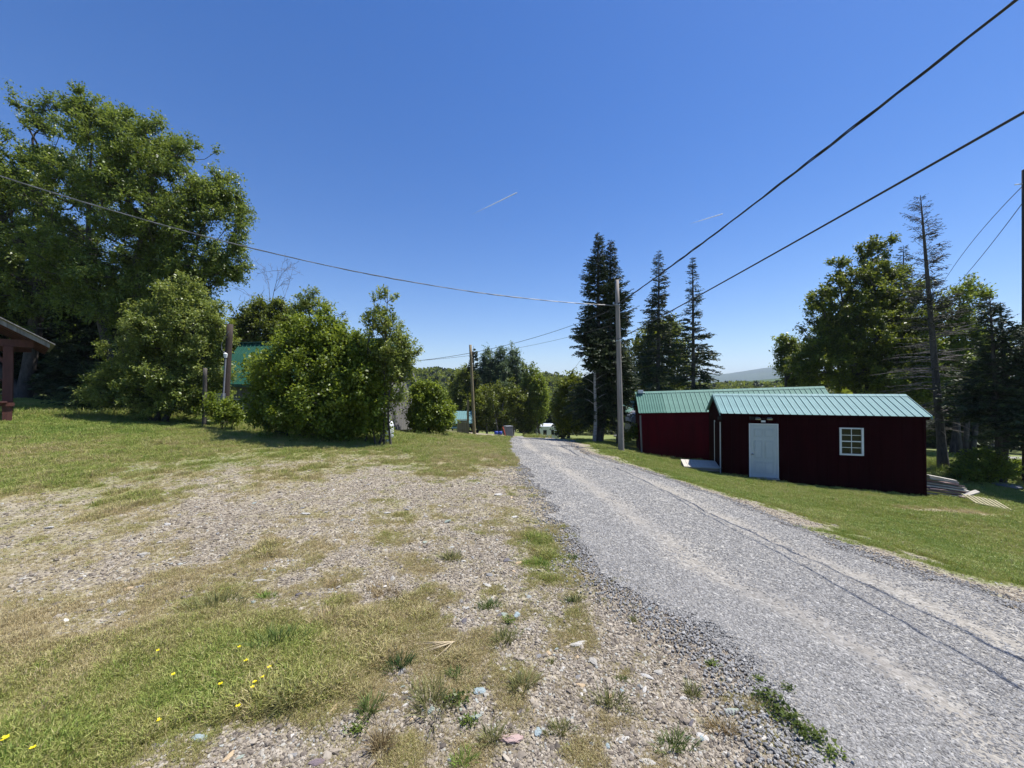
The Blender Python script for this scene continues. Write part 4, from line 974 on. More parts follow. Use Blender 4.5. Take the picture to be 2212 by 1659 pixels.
# ------------------------------------------------------------------ pavilion at the left edge
pv_p = P(15, 912, 11); pvl = empty('pavilion', (pv_p[0], pv_p[1], pv_p[2]), 'red brown timber pavilion with shallow grey roof edge, cut by the left frame edge', 'pavilion', rz=math.radians(52))
ph = P(15, 748, 11)[2] - pv_p[2]
for (xx, yy) in ((0, 0), (-3.2, 0), (0, 2.6), (-3.2, 2.6)):
    MB().box(xx - .09, xx + .09, yy - .09, yy + .09, -.15, ph).build('post', M['red_wood'], pvl, bevel=.008)
for yy in (0, 2.6): MB().box(-3.5, .45, yy - .05, yy + .05, ph, ph + .2).build('beam', M['red_wood'], pvl)
for xx in (0, -3.2): MB().box(xx - .06, xx + .06, .05, 2.55, ph - .16, ph - .005).build('beam', M['red_wood'], pvl)
for yy in np.linspace(-.45, 3.05, 6):
    for sg in (1, -1):
        ex, rx_ = (-1.6 + sg * 2.35), -1.6; ez, rz_ = ph - .02, ph + 1.55
        MB().hexa([(ex, yy - .025, ez), (ex, yy + .025, ez), (rx_, yy + .025, rz_), (rx_, yy - .025, rz_), (ex, yy - .025, ez + .13), (ex, yy + .025, ez + .13), (rx_, yy + .025, rz_ + .13), (rx_, yy - .025, rz_ + .13)]).build('rafter', M['grey_board'] if abs(yy + .45) < .01 else M['red_wood'], pvl)
for sg in (1, -1):
    ex, rx_ = (-1.6 + sg * 2.45), -1.6; ez, rz_ = ph + .07, ph + 1.72
    MB().hexa([(ex, -.55, ez), (ex, 3.15, ez), (rx_, 3.15, rz_), (rx_, -.55, rz_), (ex, -.55, ez + .03), (ex, 3.15, ez + .03), (rx_, 3.15, rz_ + .03), (rx_, -.55, rz_ + .03)]).build('roof', M['grey_board'], pvl)
MB().box(-3.1, .13, -.13, -.09, .46, .56).build('rail', M['red_wood'], pvl); MB().box(-3.1, .0, -.45, -.10, .56, .6).build('bench_seat', M['red_wood'], pvl)
MB().box(-3.1, -.1, -.03, .03, 1.18, 1.24).build('rail', M['red_wood'], pvl)
MB().hexa([(-.08, -.04, ph - .5), (-.08, .04, ph - .5), (-.55, .04, ph), (-.55, -.04, ph), (-.02, -.04, ph - .42), (-.02, .04, ph - .42), (-.47, .04, ph + .05), (-.47, -.04, ph + .05)]).build('brace', M['red_wood'], pvl)

# ------------------------------------------------------------------ poles and posts
def pole(name, label, cat, base, top, r0, r1, m):
    b = np.array(base, float); e = empty(name, b, label, cat); t = np.array(top) - b
    MB().tube([(0, 0, -.3)] + [tuple(t * u) for u in np.linspace(0, 1, 8)], [r0] + list(np.linspace(r0, r1, 8)), 14).build('shaft', m, e, smooth=True)
    return e, t
mb_ = P(1342, 975, 17.5); mt = P(1332.5, 605, 17.5)
mp, mv = pole('utility_pole', 'tall grey wooden utility pole carrying the overhead wires left of the sheds', 'utility pole', mb_, mt, .135, .085, M['pole'])
def onp(v, base, f, side=(0, 0)): return tuple(v * f + np.array([side[0], side[1], 0]))
for f, s_ in ((.855, (-.12, -.06)), (.645, (0, -.11))):
    MB().tube([onp(mv, 0, f, (0, 0)), onp(mv, 0, f, (s_[0] * 1.8, s_[1] * 1.8))], [.02, .02], 8).tube([onp(mv, 0, f, (s_[0] * 1.7, s_[1] * 1.7)), onp(mv, 0, f + .012, (s_[0] * 1.7, s_[1] * 1.7))], [.035, .03], 10).build('insulator', M['metal'], mp)
    MB().tube([onp(mv, 0, f - .004), onp(mv, 0, f + .004)], .105 + .02 * (1 - f), 14).build('band', M['metal'], mp)
MB().box(-.01, .03, -.15, -.135, .55, .60).build('tag', M['metal'], mp)
b_ = P(1025, 944, 25); pole('utility_pole', 'shorter tan wooden pole beside the plank notice board in the distance', 'pole', b_, P(1016, 745, 25), .105, .085, M['pole_tan'])
b_ = P(484, 918, 13.6); lp_, lv = pole('utility_pole', 'dark brown service pole with grey conduit beside the bright left bush', 'pole', b_, P(497, 701, 13.9), .115, .10, M['pole_brown'])
cd = MB().tube([tuple(lv * u + np.array([.02, -.14, 0])) for u in (0.02, .3, .66)], .026, 8).build('conduit', M['plastic_grey'], lp_)
MB().tube([tuple(lv * .66 + np.array([.02, -.15, 0])), tuple(lv * .70 + np.array([.02, -.16, 0])), tuple(lv * .71 + np.array([.04, -.16, -.01]))], [.045, .07, .03], 10).build('weather_cap', M['white'], lp_)
MB().tube([tuple(lv * .70 + np.array([.04, -.16, 0])), tuple(lv * .74 + np.array([-.13, -.15, 0])), tuple(lv * .80 + np.array([-.16, -.13, 0])), tuple(lv * .87 + np.array([-.06, -.13, 0])), tuple(lv * .92 + np.array([.05, -.12, 0]))], .01, 6).build('service_loop', M['cable_alu'], lp_)
MB().box(-.16, .14, -.26, -.12, .72, 1.12).build('meter_box', M['plastic_grey'], lp_)
b_ = P(441, 914, 13.2); pole('post', 'weathered grey wooden post left of the dark service pole', 'post', b_, P(443, 795, 13.2), .065, .06, M['bark'])
b_ = at(2217, 15.5); rp, rv = pole('utility_pole', 'wooden utility pole at the right frame edge holding two wires', 'utility pole', b_, P(2217, 366, 15.5), .15, .12, M['pole_brown'])
MB().tube([tuple(rv * .955), tuple(rv * .955 + np.array([-.35, .1, 0]))], .02, 6).build('bracket', M['metal'], rp)

# notice board of planks
b_ = P(990, 945, 25); nb_ = empty('notice_board', b_, 'plank notice board on two posts seen from behind, one post taller', 'notice board', rz=.15)
MB().box(-.07, .07, -.06, .06, -.2, 1.12).build('post', M['pole_tan'], nb_); MB().box(.55, .69, -.06, .06, -.2, 2.4).build('post', M['pole_tan'], nb_)
for i in range(7): MB().box(.075, .545, -.02, .02, .25 + i * .122, .25 + i * .122 + .115).build('board', M['pole_tan'], nb_)
MB().box(-.1, .72, -.09, .09, 1.125, 1.16).build('cap_board', M['pole_tan'], nb_)
# orange stake, grey cabinet, blue barrels
b_ = P(1092, 948, 22); st = MB().tube([(0, 0, -.1), (-.05, 0, .35), (-.16, 0, .68)], [.035, .03, .035], 8).build('marker_stake', M['orange'])
st.location = tuple(b_); props(st, 'leaning orange marker stake at the left edge of the far road', 'stake')
b_ = P(1094, 945, 33); cbx = empty('cabinet', b_, 'grey outdoor cabinet with ridged lid at the edge of the far trees', 'cabinet', rz=.5)
MB().box(0, .62, 0, .5, 0, .88).build('body', M['plastic_grey'], cbx, bevel=.02); MB().box(-.03, .65, -.03, .53, .885, .96).build('lid', M['plastic_grey'], cbx, bevel=.02)
for i in range(4): MB().box(.06 + i * .15, .10 + i * .15, -.02, -.002, .05, .82).build('rib', M['plastic_grey'], cbx)
for i, (px_, lab) in enumerate(((1072, 'left of two blue barrels under the far trees'), (1081, 'right of two blue barrels under the far trees'))):
    b_ = P(px_, 939, 37); br_ = MB().tube([(0, 0, 0), (0, 0, .02), (0, 0, .15), (0, 0, .3), (0, 0, .33)], [.15, .18, .2, .18, .15], 14).build('barrel', M['blue'], smooth=True); br_.location = tuple(b_); props(br_, lab, 'barrel', 'blue barrels under the trees')
# low pavilion with teal roof in the distance
b_ = P(964, 936, 37.5); fp = empty('shelter', (b_[0], b_[1], b_[2]), 'distant open shelter with pale teal roof behind the notice board', 'shelter')
ez, rz2 = P(0, 915, 37.5)[2] - b_[2], P(0, 888, 39)[2] - b_[2]
roof_panels(fp, 12, 2.7, 0, ez, 1.5, rz2, M['teal']); roof_panels(fp, 12, 2.7, 3.0, ez, 1.5, rz2, M['teal'])
for xx in (.1, 2.5):
    for yy in (.1, 2.8): MB().box(xx, xx + .12, yy, yy + .12, -1.2, ez - .01).build('post', M['red_wood'], fp)
MB().box(-.2, 2.9, -.2, 2.9, -.3, -.02).build('deck', M['pole_brown'], fp)
MB().hexa([(.5, -.1, ez - .45), (2.2, -.1, ez - .45), (2.2, .9, ez - .15), (.5, .9, ez - .15), (.5, -.1, ez - .42), (2.2, -.1, ez - .42), (2.2, .9, ez - .12), (.5, .9, ez - .12)]).build('table_cover', M['teal'], fp)

# ------------------------------------------------------------------ wooden ramp between the sheds
g0 = gp(1478, 1012); rmp = empty('ramp', (g0[0], g0[1], g0[2]), 'small plank ramp lying in the grass at the near shed end', 'ramp', rz=-.28)
for i in range(9): MB().hexa([(i * .155, 0, .04), (i * .155 + .145, 0, .04), (i * .155 + .145, .95, .16), (i * .155, .95, .16), (i * .155, 0, .075), (i * .155 + .145, 0, .075), (i * .155 + .145, .95, .195), (i * .155, .95, .195)]).build('board', M['plank_pale'], rmp)
for yy in (.1, .8): MB().box(0, 1.38, yy, yy + .06, -.08, .035 + yy * .12).build('joist', M['plank'], rmp)

# ------------------------------------------------------------------ lumber pile and lattice beside the shed
pr_ = random.Random(4); base_l = gp(2018, 1078)
LBL = ['lowest pale plank along the grass in the lumber pile', 'grey plank second from the ground in the lumber pile', 'purplish plank low in the lumber pile, against the shed corner', 'purplish plank on the third layer of the lumber pile', 'pale plank edge halfway up the lumber pile',
       'weathered plank above the pale middle one in the lumber pile', 'short purplish plank high in the lumber pile', 'round-edged grey plank just below the top of the lumber pile', 'long pale plank on top of the lumber pile, sloping to the right']
LM = ['plank_pale', 'plank', 'plank_red', 'plank_red', 'plank_pale', 'plank', 'plank_red', 'plank', 'plank_pale']
def plank(px_, D_, zoff, ln_, m_, lab, rx=0, ry=0, rz=0, th=.024):
    x_ = (px_ - CX) / F * D_; g_ = h1(x_, D_)
    o = MB().box(-ln_ / 2, ln_ / 2, -.075, .075, -th, th).build('plank', M[m_], bevel=.006); o.location = (x_, D_, g_ + zoff); o.rotation_euler = (rx, ry, rz)
    props(o, lab, 'plank', 'planks piled beside the shed')
for i in range(9):
    plank(2050 - i * 2.5, 13.05 + .02 * i, .04 + i * .078, 1.5 - .07 * i, LM[i], LBL[i], pr_.uniform(-.15, .15), .05 + .018 * i, pr_.uniform(-.3, .05), .03 if i == 7 else .022)
for i in range(5):
    plank(2046 - 5 * i, 13.3 + .03 * i, .05 + i * .11, 1.2, ['plank_red', 'plank', 'plank_red', 'plank', 'plank_red'][i], ['rear plank of the lumber pile at ground level', 'rear plank of the lumber pile, second up', 'rear purplish plank in the middle of the lumber pile', 'rear grey plank near the top of the lumber pile', 'rear purplish plank at the very top of the lumber pile'][i], 0, .1, pr_.uniform(-.5, .2))
plank(2086, 12.9, .20, .62, 'plank_pale', 'short white plank leaning across the right part of the lumber pile', .3, -.42, -.25); plank(2098, 13.0, .07, .8, 'plank', 'grey plank at the lattice end of the lumber pile', .1, .05, -.1, .03)
plank(2080, 12.95, .10, .6, 'plank_red', 'short brown plank under the leaning white one', .1, .1, .5, .03)
g0 = gp(2116, 1096); lt = empty('lattice_panel', (g0[0], g0[1], g0[2] + .1), 'yellowish lattice panel sloping down to the grass beyond the lumber pile', 'lattice', rz=-.2); lt.rotation_euler = (.2, .16, -.35)
for i in range(8): MB().box(-.1, .75, i * .085, i * .085 + .032, 0, .012).build('slat', M['lattice'], lt)
for i in range(7): MB().box(-.08 + i * .125, -.04 + i * .125, -.02, .64, .013, .024).build('slat', M['lattice'], lt)
q = gp(2172, 1052); dk = MB().tube([(0, 0, 0), (0, 0, .05), (0, 0, .06)], [.42, .42, .36], 24).build('metal_lid', M['plastic_grey']); dk.location = (q[0], q[1], q[2] + .03); dk.rotation_euler = (.06, .04, 0); props(dk, 'dark round metal lid lying at the foot of the right fir', 'lid')

# ------------------------------------------------------------------ overhead wires (true parabolas in vertical planes)
def wire(label, a, b, pxs, r_, m, tw=False, ext=(0, 0), n=60, name='power_line'):
    """a, b plan positions; pxs measured points on the wire; z(s) is fitted with a parabola"""
    a = np.array(a[:2], float); b = np.array(b[:2], float); d = b - a; ss, zz = [], []
    for px_, py_ in pxs:
        k = (px_ - CX) / F; t = (k * a[1] - a[0]) / (d[0] - k * d[1]); D_ = a[1] + d[1] * t
        ss.append(t); zz.append(P(px_, py_, D_)[2])
    c = np.polyfit(ss, zz, 2 if len(pxs) > 2 else 1)
    t = np.linspace(0 - ext[0], 1 + ext[1], n); path = [(a[0] + d[0] * u, a[1] + d[1] * u, np.polyval(c, u)) for u in t]
    mb = MB()
    if not tw: mb.tube(path, r_, 6)
    else:
        L = np.linalg.norm(d) * (1 + ext[0] + ext[1]); nn = int(L * 9); t = np.linspace(0 - ext[0], 1 + ext[1], nn)
        for k3 in range(3):
            pth = []
            for i, u in enumerate(t):
                s_ = u * np.linalg.norm(d); an = s_ * 2.6 + k3 * 2.094; n2 = norm(np.array([-d[1], d[0]])); wob = r_ * (1.1 + .5 * math.sin(s_ * 1.3 + k3))
                pth.append((a[0] + d[0] * u + n2[0] * math.cos(an) * wob, a[1] + d[1] * u + n2[1] * math.cos(an) * wob, np.polyval(c, u) + math.sin(an) * wob))
            mb.tube(pth, r_, 5)
    o = mb.build(name, m, smooth=True); props(o, label, 'wire'); return o
wire('thick twisted power cable rising from the main pole over the road', mt, P(2212, -5, 4.9), [(1334, 658), (1404, 608.5), (1442, 581), (1499, 540), (1600, 465), (1820, 300), (2212, -5)], .0135, M['cable'], True, ext=(0, 1.6))
wire('single straight black cable below the twisted one, right of the road', mt, P(2212, 248, 3.85), [(1336, 733), (1530, 628), (1626, 575), (1963, 387), (2212, 248)], .0155, M['cable'], ext=(0, 1.6))
wire('long sagging grey cable crossing the left sky to the main pole', mt, P(0, 387, 12), [(1334, 657), (1255, 658), (991, 630), (706, 573), (557.6, 536.7), (209, 442.5), (0, 387)], .010, M['cable_alu'], True, ext=(0, .5))
wire('upper of two service wires from the main pole to the cabin', mt, P(868, 782, 16.9), [(1332, 668), (1250, 693.5), (1159, 727), (1077, 752), (1009.6, 766), (914, 776)], .009, M['cable'])
wire('thin lower service wire from the main pole to the cabin', mt, P(866, 782, 17.0), [(1334, 700), (1253, 719.8), (1110, 754.5), (914, 778)], .006, M['cable'])
wire('short steep guy wire left of the tall firs', mt, P(1215, 832, 27), [(1334, 665), (1249, 785), (1223, 820)], .008, M['cable'])
wire('upper wire running from the right edge pole down behind the bare fir', (b_ := at(2217, 15.5)), P(1985, 690, 38), [(2210, 408), (2150, 470), (2023.5, 638.7)], .014, M['cable'])
wire('lower wire running from the right edge pole down behind the bare fir', b_, P(1985, 710, 38), [(2212, 443), (2160, 510), (2021, 662.5)], .014, M['cable'])
# contrails
M['trail'] = bpy.data.materials.new('ice_trail'); M['trail'].use_nodes = True
tn_ = M['trail'].node_tree.nodes; tl_ = M['trail'].node_tree.links; _t = tn_.new('ShaderNodeBsdfTransparent'); _mx = tn_.new('ShaderNodeMixShader'); _at = tn_.new('ShaderNodeAttribute'); _at.attribute_name = 'rnd'
tn_['Principled BSDF'].inputs['Base Color'].default_value = (.9, .9, .9, 1); tn_['Principled BSDF'].inputs['Roughness'].default_value = 1
tl_.new(_at.outputs['Fac'], _mx.inputs[0]); tl_.new(_t.outputs[0], _mx.inputs[1]); tl_.new(tn_['Principled BSDF'].outputs[0], _mx.inputs[2]); tl_.new(_mx.outputs[0], tn_['Material Output'].inputs['Surface'])
for (a, b_, lab) in (((1018, 464), (1117, 416), 'faint white aircraft trail high in the middle of the sky'), ((1488, 484), (1561, 462), 'shorter white aircraft trail above the narrow firs')):
    D_ = 7000; p0 = P(*a, D_); p1 = P(*b_, D_); V, Fc = seg_tubes(np.array([p0 + (p1 - p0) * i / 8 for i in range(8)]), np.array([p0 + (p1 - p0) * (i + 1) / 8 for i in range(8)]), np.full(8, 9.), np.full(8, 9.), 6)
    u = np.clip(((V - p0) @ (p1 - p0)) / ((p1 - p0) @ (p1 - p0)), 0, 1)
    o = link('contrail', np_mesh('contrail', V, Fc, {'rnd': u * .95}), M['trail']); props(o, lab, 'contrail')


# ------------------------------------------------------------------ broadleaved trees
def base_at(px, D, dz=0): x, y, z = at(px, D); return (x, y, z + dz)
leafy('tree', 'huge broadleaved tree filling the left sky, right-hand crown with the reaching limbs', 'tree', base_at(285, 17),
      [lobe(350, 440, 130, 130, 17), lobe(430, 520, 90, 95, 17), lobe(300, 330, 90, 75, 17), lobe(205, 265, 55, 60, 17), lobe(455, 430, 50, 70, 17), lobe(400, 590, 75, 50, 17), lobe(230, 500, 140, 140, 17.5),
       lobe(180, 222, 24, 34, 17), lobe(370, 300, 40, 30, 17), lobe(300, 640, 120, 70, 17), lobe(500, 500, 38, 80, 17), lobe(522, 565, 20, 34, 17), lobe(505, 430, 20, 24, 17), lobe(485, 575, 40, 30, 17), lobe(250, 270, 34, 28, 17), lobe(420, 370, 50, 50, 17), lobe(400, 330, 26, 30, 17)],
      1500, 126, .092, 'leaf_mid', seed=1, cr=.40, trunk_r=.24, gap=.44, stems=[(base_at(285, 17), P(330, 400, 17)), (base_at(275, 17), P(200, 300, 17.5)), (base_at(290, 17), P(440, 480, 17))])
leafy('tree', 'huge broadleaved tree at the left frame edge behind the pavilion', 'tree', base_at(60, 18.5),
      [lobe(80, 400, 120, 110, 18.5), lobe(30, 520, 140, 150, 18.5), lobe(75, 255, 38, 22, 18.5), lobe(110, 300, 50, 40, 18.5), lobe(50, 225, 22, 14, 18.5), lobe(120, 230, 20, 26, 18.5), lobe(150, 630, 110, 100, 18.5), lobe(-80, 450, 120, 150, 18.5), lobe(0, 330, 60, 50, 18.5), lobe(-40, 640, 120, 90, 18.5)],
      1100, 126, .10, 'leaf_mid', seed=2, cr=.46, trunk_r=.26, gap=.42, stems=[(base_at(50, 18.5), P(70, 300, 18.5)), (base_at(56, 18.5), P(-60, 420, 18.5))])
leafy('tree', 'bright sunlit bushy tree left of the dark service pole', 'tree', base_at(350, 14),
      [lobe(392, 660, 52, 52, 14), lobe(355, 715, 70, 58, 14), lobe(310, 770, 66, 52, 14), lobe(262, 820, 58, 42, 14), lobe(222, 852, 34, 28, 14), lobe(425, 755, 62, 80, 14), lobe(452, 690, 32, 42, 14), lobe(380, 840, 95, 52, 14), lobe(455, 835, 34, 50, 14), lobe(300, 862, 60, 34, 14), lobe(400, 612, 18, 20, 14), lobe(470, 740, 20, 30, 14)],
      880, 126, .074, 'leaf_silver', seed=3, cr=.28, trunk_r=.09, gap=.36, hollow=.35, stems=[(base_at(340, 14), P(360, 700, 14)), (base_at(355, 14), P(420, 680, 14)), (base_at(330, 14), P(280, 760, 14))])
leafy('shrub', 'small leafy shrub at the foot of the dark service pole', 'shrub', base_at(485, 13.0),
      [lobe(485, 890, 26, 22, 12.8), lobe(455, 880, 18, 22, 12.8), lobe(505, 898, 22, 14, 12.8)], 70, 54, .08, 'leaf_yellow', seed=4, cr=.22, trunk_r=.02, stems=[(base_at(480, 12.9), P(485, 870, 12.8)), (base_at(500, 12.9), P(512, 880, 12.8))], gap=.3)
leafy('tree', 'round crowned tree rising behind the cabin roof', 'tree', base_at(575, 27),
      [lobe(575, 720, 72, 55, 27), lobe(540, 700, 40, 34, 27), lobe(612, 690, 44, 34, 27), lobe(525, 735, 30, 40, 27), lobe(585, 670, 40, 22, 27), lobe(640, 730, 40, 50, 27)], 330, 90, .15, 'leaf_maple', seed=5, cr=.5, trunk_r=.16, gap=.28)
leafy('bush', 'large dense bush in front of the cabin, widest of all', 'bush', base_at(690, 11.4),
      [lobe(650, 800, 85, 85, 11.6), lobe(700, 740, 62, 50, 11.6), lobe(650, 720, 30, 30, 11.6), lobe(755, 820, 90, 90, 11.4), lobe(600, 850, 62, 52, 12), lobe(705, 870, 108, 50, 11.2), lobe(790, 850, 45, 58, 11), lobe(740, 755, 58, 42, 11.5), lobe(560, 800, 30, 26, 12.2), lobe(800, 790, 45, 50, 11.2), lobe(590, 890, 50, 30, 12), lobe(650, 905, 70, 30, 11.7), lobe(740, 915, 80, 30, 11.3), lobe(800, 920, 34, 26, 11), lobe(700, 690, 20, 22, 11.6)],
      1120, 108, .080, 'leaf_yellow', seed=6, cr=.30, trunk_r=.045, gap=.24, hollow=.4,
      stems=[(base_at(px_, d_), P(px2, py2, d_)) for px_, d_, px2, py2 in ((620, 11.8, 610, 800), (660, 11.7, 650, 740), (700, 11.5, 700, 730), (745, 11.3, 755, 770), (790, 11.1, 800, 790), (820, 11, 830, 840))])
leafy('sapling', 'thin feathery shoot sticking out above the big bush', 'sapling', base_at(668, 12.3),
      [lobe(665, 650, 22, 26, 12.3), lobe(690, 665, 26, 22, 12.3), lobe(645, 668, 14, 18, 12.3), lobe(680, 630, 8, 14, 12.3), lobe(740, 690, 10, 18, 12.2)], 60, 54, .06, 'leaf_silver', seed=7, cr=.17, trunk_r=.02, gap=.2, stems=[(base_at(668, 12.3), P(668, 640, 12.3)), (base_at(690, 12.3), P(690, 650, 12.3))])
leafy('sapling', 'tall feathery sapling at the right end of the big bush', 'sapling', base_at(835, 10.9),
      [lobe(838, 622, 9, 16, 10.9), lobe(830, 655, 26, 22, 10.9), lobe(850, 660, 14, 20, 10.9), lobe(832, 700, 42, 30, 10.9), lobe(845, 750, 50, 42, 10.9), lobe(862, 800, 44, 40, 10.9), lobe(842, 850, 36, 34, 10.9), lobe(862, 905, 16, 26, 10.9), lobe(885, 765, 20, 24, 10.9), lobe(800, 690, 16, 20, 10.9)],
      235, 63, .062, 'leaf_silver', seed=8, cr=.22, trunk_r=.028, gap=.46, hollow=.05, upw=2.2, stems=[(base_at(830, 10.9), P(838, 618, 10.9)), (base_at(845, 10.9), P(870, 740, 10.9)), (base_at(812, 10.9), P(800, 690, 10.9))])
leafy('bush', 'rounded bright bush right of the cabin gable', 'bush', base_at(930, 17),
      [lobe(930, 890, 42, 44, 17), lobe(912, 858, 28, 30, 17), lobe(950, 900, 26, 34, 17), lobe(935, 860, 26, 26, 17), lobe(905, 905, 24, 30, 17)], 330, 90, .095, 'leaf_yellow', seed=9, cr=.28, trunk_r=.04, gap=.2, hollow=.5)
# middle distance
md = [(1000, 42, [(1000, 860, 36, 40), (1010, 820, 22, 28), (985, 890, 24, 30)], 'leaf_maple', 'bushy tree behind the tan pole and the notice board'),
      (1052, 44, [(1052, 800, 16, 42), (1050, 840, 22, 40)], 'leaf_bluish', 'pale slender poplar, left of the three in the distance'),
      (1082, 44, [(1082, 795, 15, 42), (1080, 845, 24, 40)], 'leaf_bluish', 'pale slender poplar, middle of the three in the distance'),
      (1108, 45, [(1108, 792, 16, 40), (1105, 845, 22, 40)], 'leaf_bluish', 'pale slender poplar, right of the three in the distance'),
      (1070, 40, [(1070, 880, 46, 48), (1040, 890, 32, 40), (1100, 885, 36, 50), (1120, 860, 26, 40)], 'leaf_maple', 'broad leafy tree below the pale poplars in the distance'),
      (1145, 41, [(1145, 820, 18, 38), (1148, 870, 28, 50), (1140, 900, 30, 34)], 'leaf_mid', 'pointed leafy tree right of the distant poplars'),
      (1168, 40, [(1163, 870, 13, 46), (1162, 845, 12, 30)], 'leaf_yellow', 'narrow bright yellow green tree left of the white camper'),
      (1228, 28, [(1232, 850, 24, 40), (1222, 895, 24, 36), (1250, 880, 26, 50)], 'leaf_maple', 'leafy tree at the left foot of the tall firs'),
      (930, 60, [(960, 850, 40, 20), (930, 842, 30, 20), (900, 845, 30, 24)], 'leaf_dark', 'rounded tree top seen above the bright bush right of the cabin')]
for i, (px_, D_, lb_, mt_, lab) in enumerate(md):
    leafy('tree', lab, 'tree', base_at(px_, D_), [lobe(*q, D_) for q in lb_], 230, 81, .17, mt_, seed=20 + i, cr=.6, trunk_r=.12, gap=.2, bmat='birch' if mt_ == 'leaf_bluish' else 'bark')
leafy('tree', 'leafy tree filling the gap behind the two narrow firs', 'tree', base_at(1425, 30),
      [lobe(1425, 765, 60, 62, 30), lobe(1380, 790, 42, 55, 30), lobe(1470, 795, 34, 46, 30), lobe(1400, 850, 60, 50, 30), lobe(1440, 720, 36, 26, 30)], 330, 81, .17, 'leaf_maple', seed=31, cr=.55, trunk_r=.14, gap=.32)
# right-hand group
leafy('tree', 'large maple with upright clumps behind the dark red shed', 'tree', base_at(1870, 24),
      [lobe(1880, 575, 42, 55, 24), lobe(1818, 600, 24, 62, 24), lobe(1870, 660, 80, 75, 24), lobe(1810, 680, 58, 62, 24), lobe(1935, 640, 58, 58, 24), lobe(1775, 740, 44, 56, 24), lobe(1880, 740, 105, 80, 24), lobe(1950, 720, 60, 70, 24), lobe(1820, 790, 95, 55, 24), lobe(1900, 530, 30, 16, 24), lobe(1768, 660, 18, 34, 24), lobe(1740, 780, 26, 46, 24)],
      760, 126, .14, 'leaf_maple', seed=41, cr=.44, trunk_r=.22, gap=.30, upw=1.2, stems=[(base_at(1868, 24), P(1885, 560, 24)), (base_at(1872, 24), P(1815, 620, 24)), (base_at(1880, 24), P(1940, 640, 24))])
leafy('tree', 'small leafy tree at the left foot of the maple beside the mountain view', 'tree', base_at(1712, 27),
      [lobe(1712, 780, 26, 45, 27), lobe(1700, 750, 16, 26, 27), lobe(1725, 815, 28, 34, 27)], 170, 81, .15, 'leaf_mid', seed=42, cr=.42, trunk_r=.09, gap=.25, upw=1.2)
leafy('tree', 'yellow green tree behind the bare topped fir', 'tree', base_at(2055, 22),
      [lobe(2060, 690, 50, 56, 22), lobe(2090, 645, 34, 32, 22), lobe(2035, 770, 72, 70, 22), lobe(1990, 830, 62, 50, 22), lobe(2100, 760, 44, 56, 22), lobe(1930, 835, 50, 34, 22)], 420, 99, .13, 'leaf_yellow', seed=43, cr=.45, trunk_r=.13, gap=.36)
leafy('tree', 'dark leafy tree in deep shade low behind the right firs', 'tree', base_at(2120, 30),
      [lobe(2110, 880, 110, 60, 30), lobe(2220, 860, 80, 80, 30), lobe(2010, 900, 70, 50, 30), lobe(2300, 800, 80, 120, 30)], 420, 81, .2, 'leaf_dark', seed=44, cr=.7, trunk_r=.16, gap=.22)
leafy('bush', 'low leafy bush between the two fir trunks at the right', 'bush', base_at(2120, 15.5),
      [lobe(2120, 1005, 42, 30, 15.5), lobe(2090, 1025, 26, 22, 15.5), lobe(2150, 1018, 26, 24, 15.5), lobe(2195, 1020, 30, 22, 16)], 170, 63, .10, 'leaf_yellow', seed=45, cr=.26, trunk_r=.02, gap=.2)
leafy('bush', 'low bush of light leaves at the foot of the tall firs', 'bush', base_at(1400, 21.4),
      [lobe(1372, 935, 14, 16, 21.4), lobe(1358, 945, 10, 12, 21.4)], 40, 54, .09, 'leaf_yellow', seed=46, cr=.2, trunk_r=.015, gap=.2)

# bare tree above the round crown
def bare(name, label, base, top, spread, seed, m='twig', r0=.07):
    r = np.random.default_rng(seed); base = np.array(base, float); top = np.array(top, float); e = empty(name, base, label, 'tree')
    p0, p1, a0, a1 = [], [], [], []
    def grow(p, d, L, rad, lev):
        n = 5; q = p.copy(); dd = d.copy()
        for i in range(n):
            dd = norm(dd + r.normal(size=3) * .10 + np.array([0, 0, .05])); q2 = q + dd * L / n
            p0.append(q); p1.append(q2); a0.append(rad * (1 - i / n * .7)); a1.append(rad * (1 - (i + 1) / n * .7)); q = q2
            if lev < 3 and i >= 1:
                for _ in range(1 if (lev or i % 2) else 2):
                    sd_ = norm(dd + r.normal(size=3) * np.array([1, .5, .6])); grow(q, sd_, L * r.uniform(.3, .5), rad * .45, lev + 1)
    tv = top - base; L = np.linalg.norm(tv)
    st_ = base + tv * .62
    p0.append(base); p1.append(st_); a0.append(r0); a1.append(r0 * .6)
    grow(st_, norm(tv), L * .38, r0 * .5, 0)
    for k in range(3): grow(st_ + tv * .05 * k, norm(tv / L + np.array([[-.6, 0, .1], [.5, .2, 0], [-.3, 0, .2]][k])), L * .3, r0 * .35, 1)
    V, Fc = seg_tubes(np.array(p0) - base, np.array(p1) - base, np.maximum(np.array(a0), .008), np.maximum(np.array(a1), .006), 4)
    link('branches', np_mesh('branches', V, Fc), M[m], e); return e
bare('bare_tree', 'leafless dead tree standing above the round crown behind the cabin', base_at(588, 28), P(588, 585, 28), 1, 3)

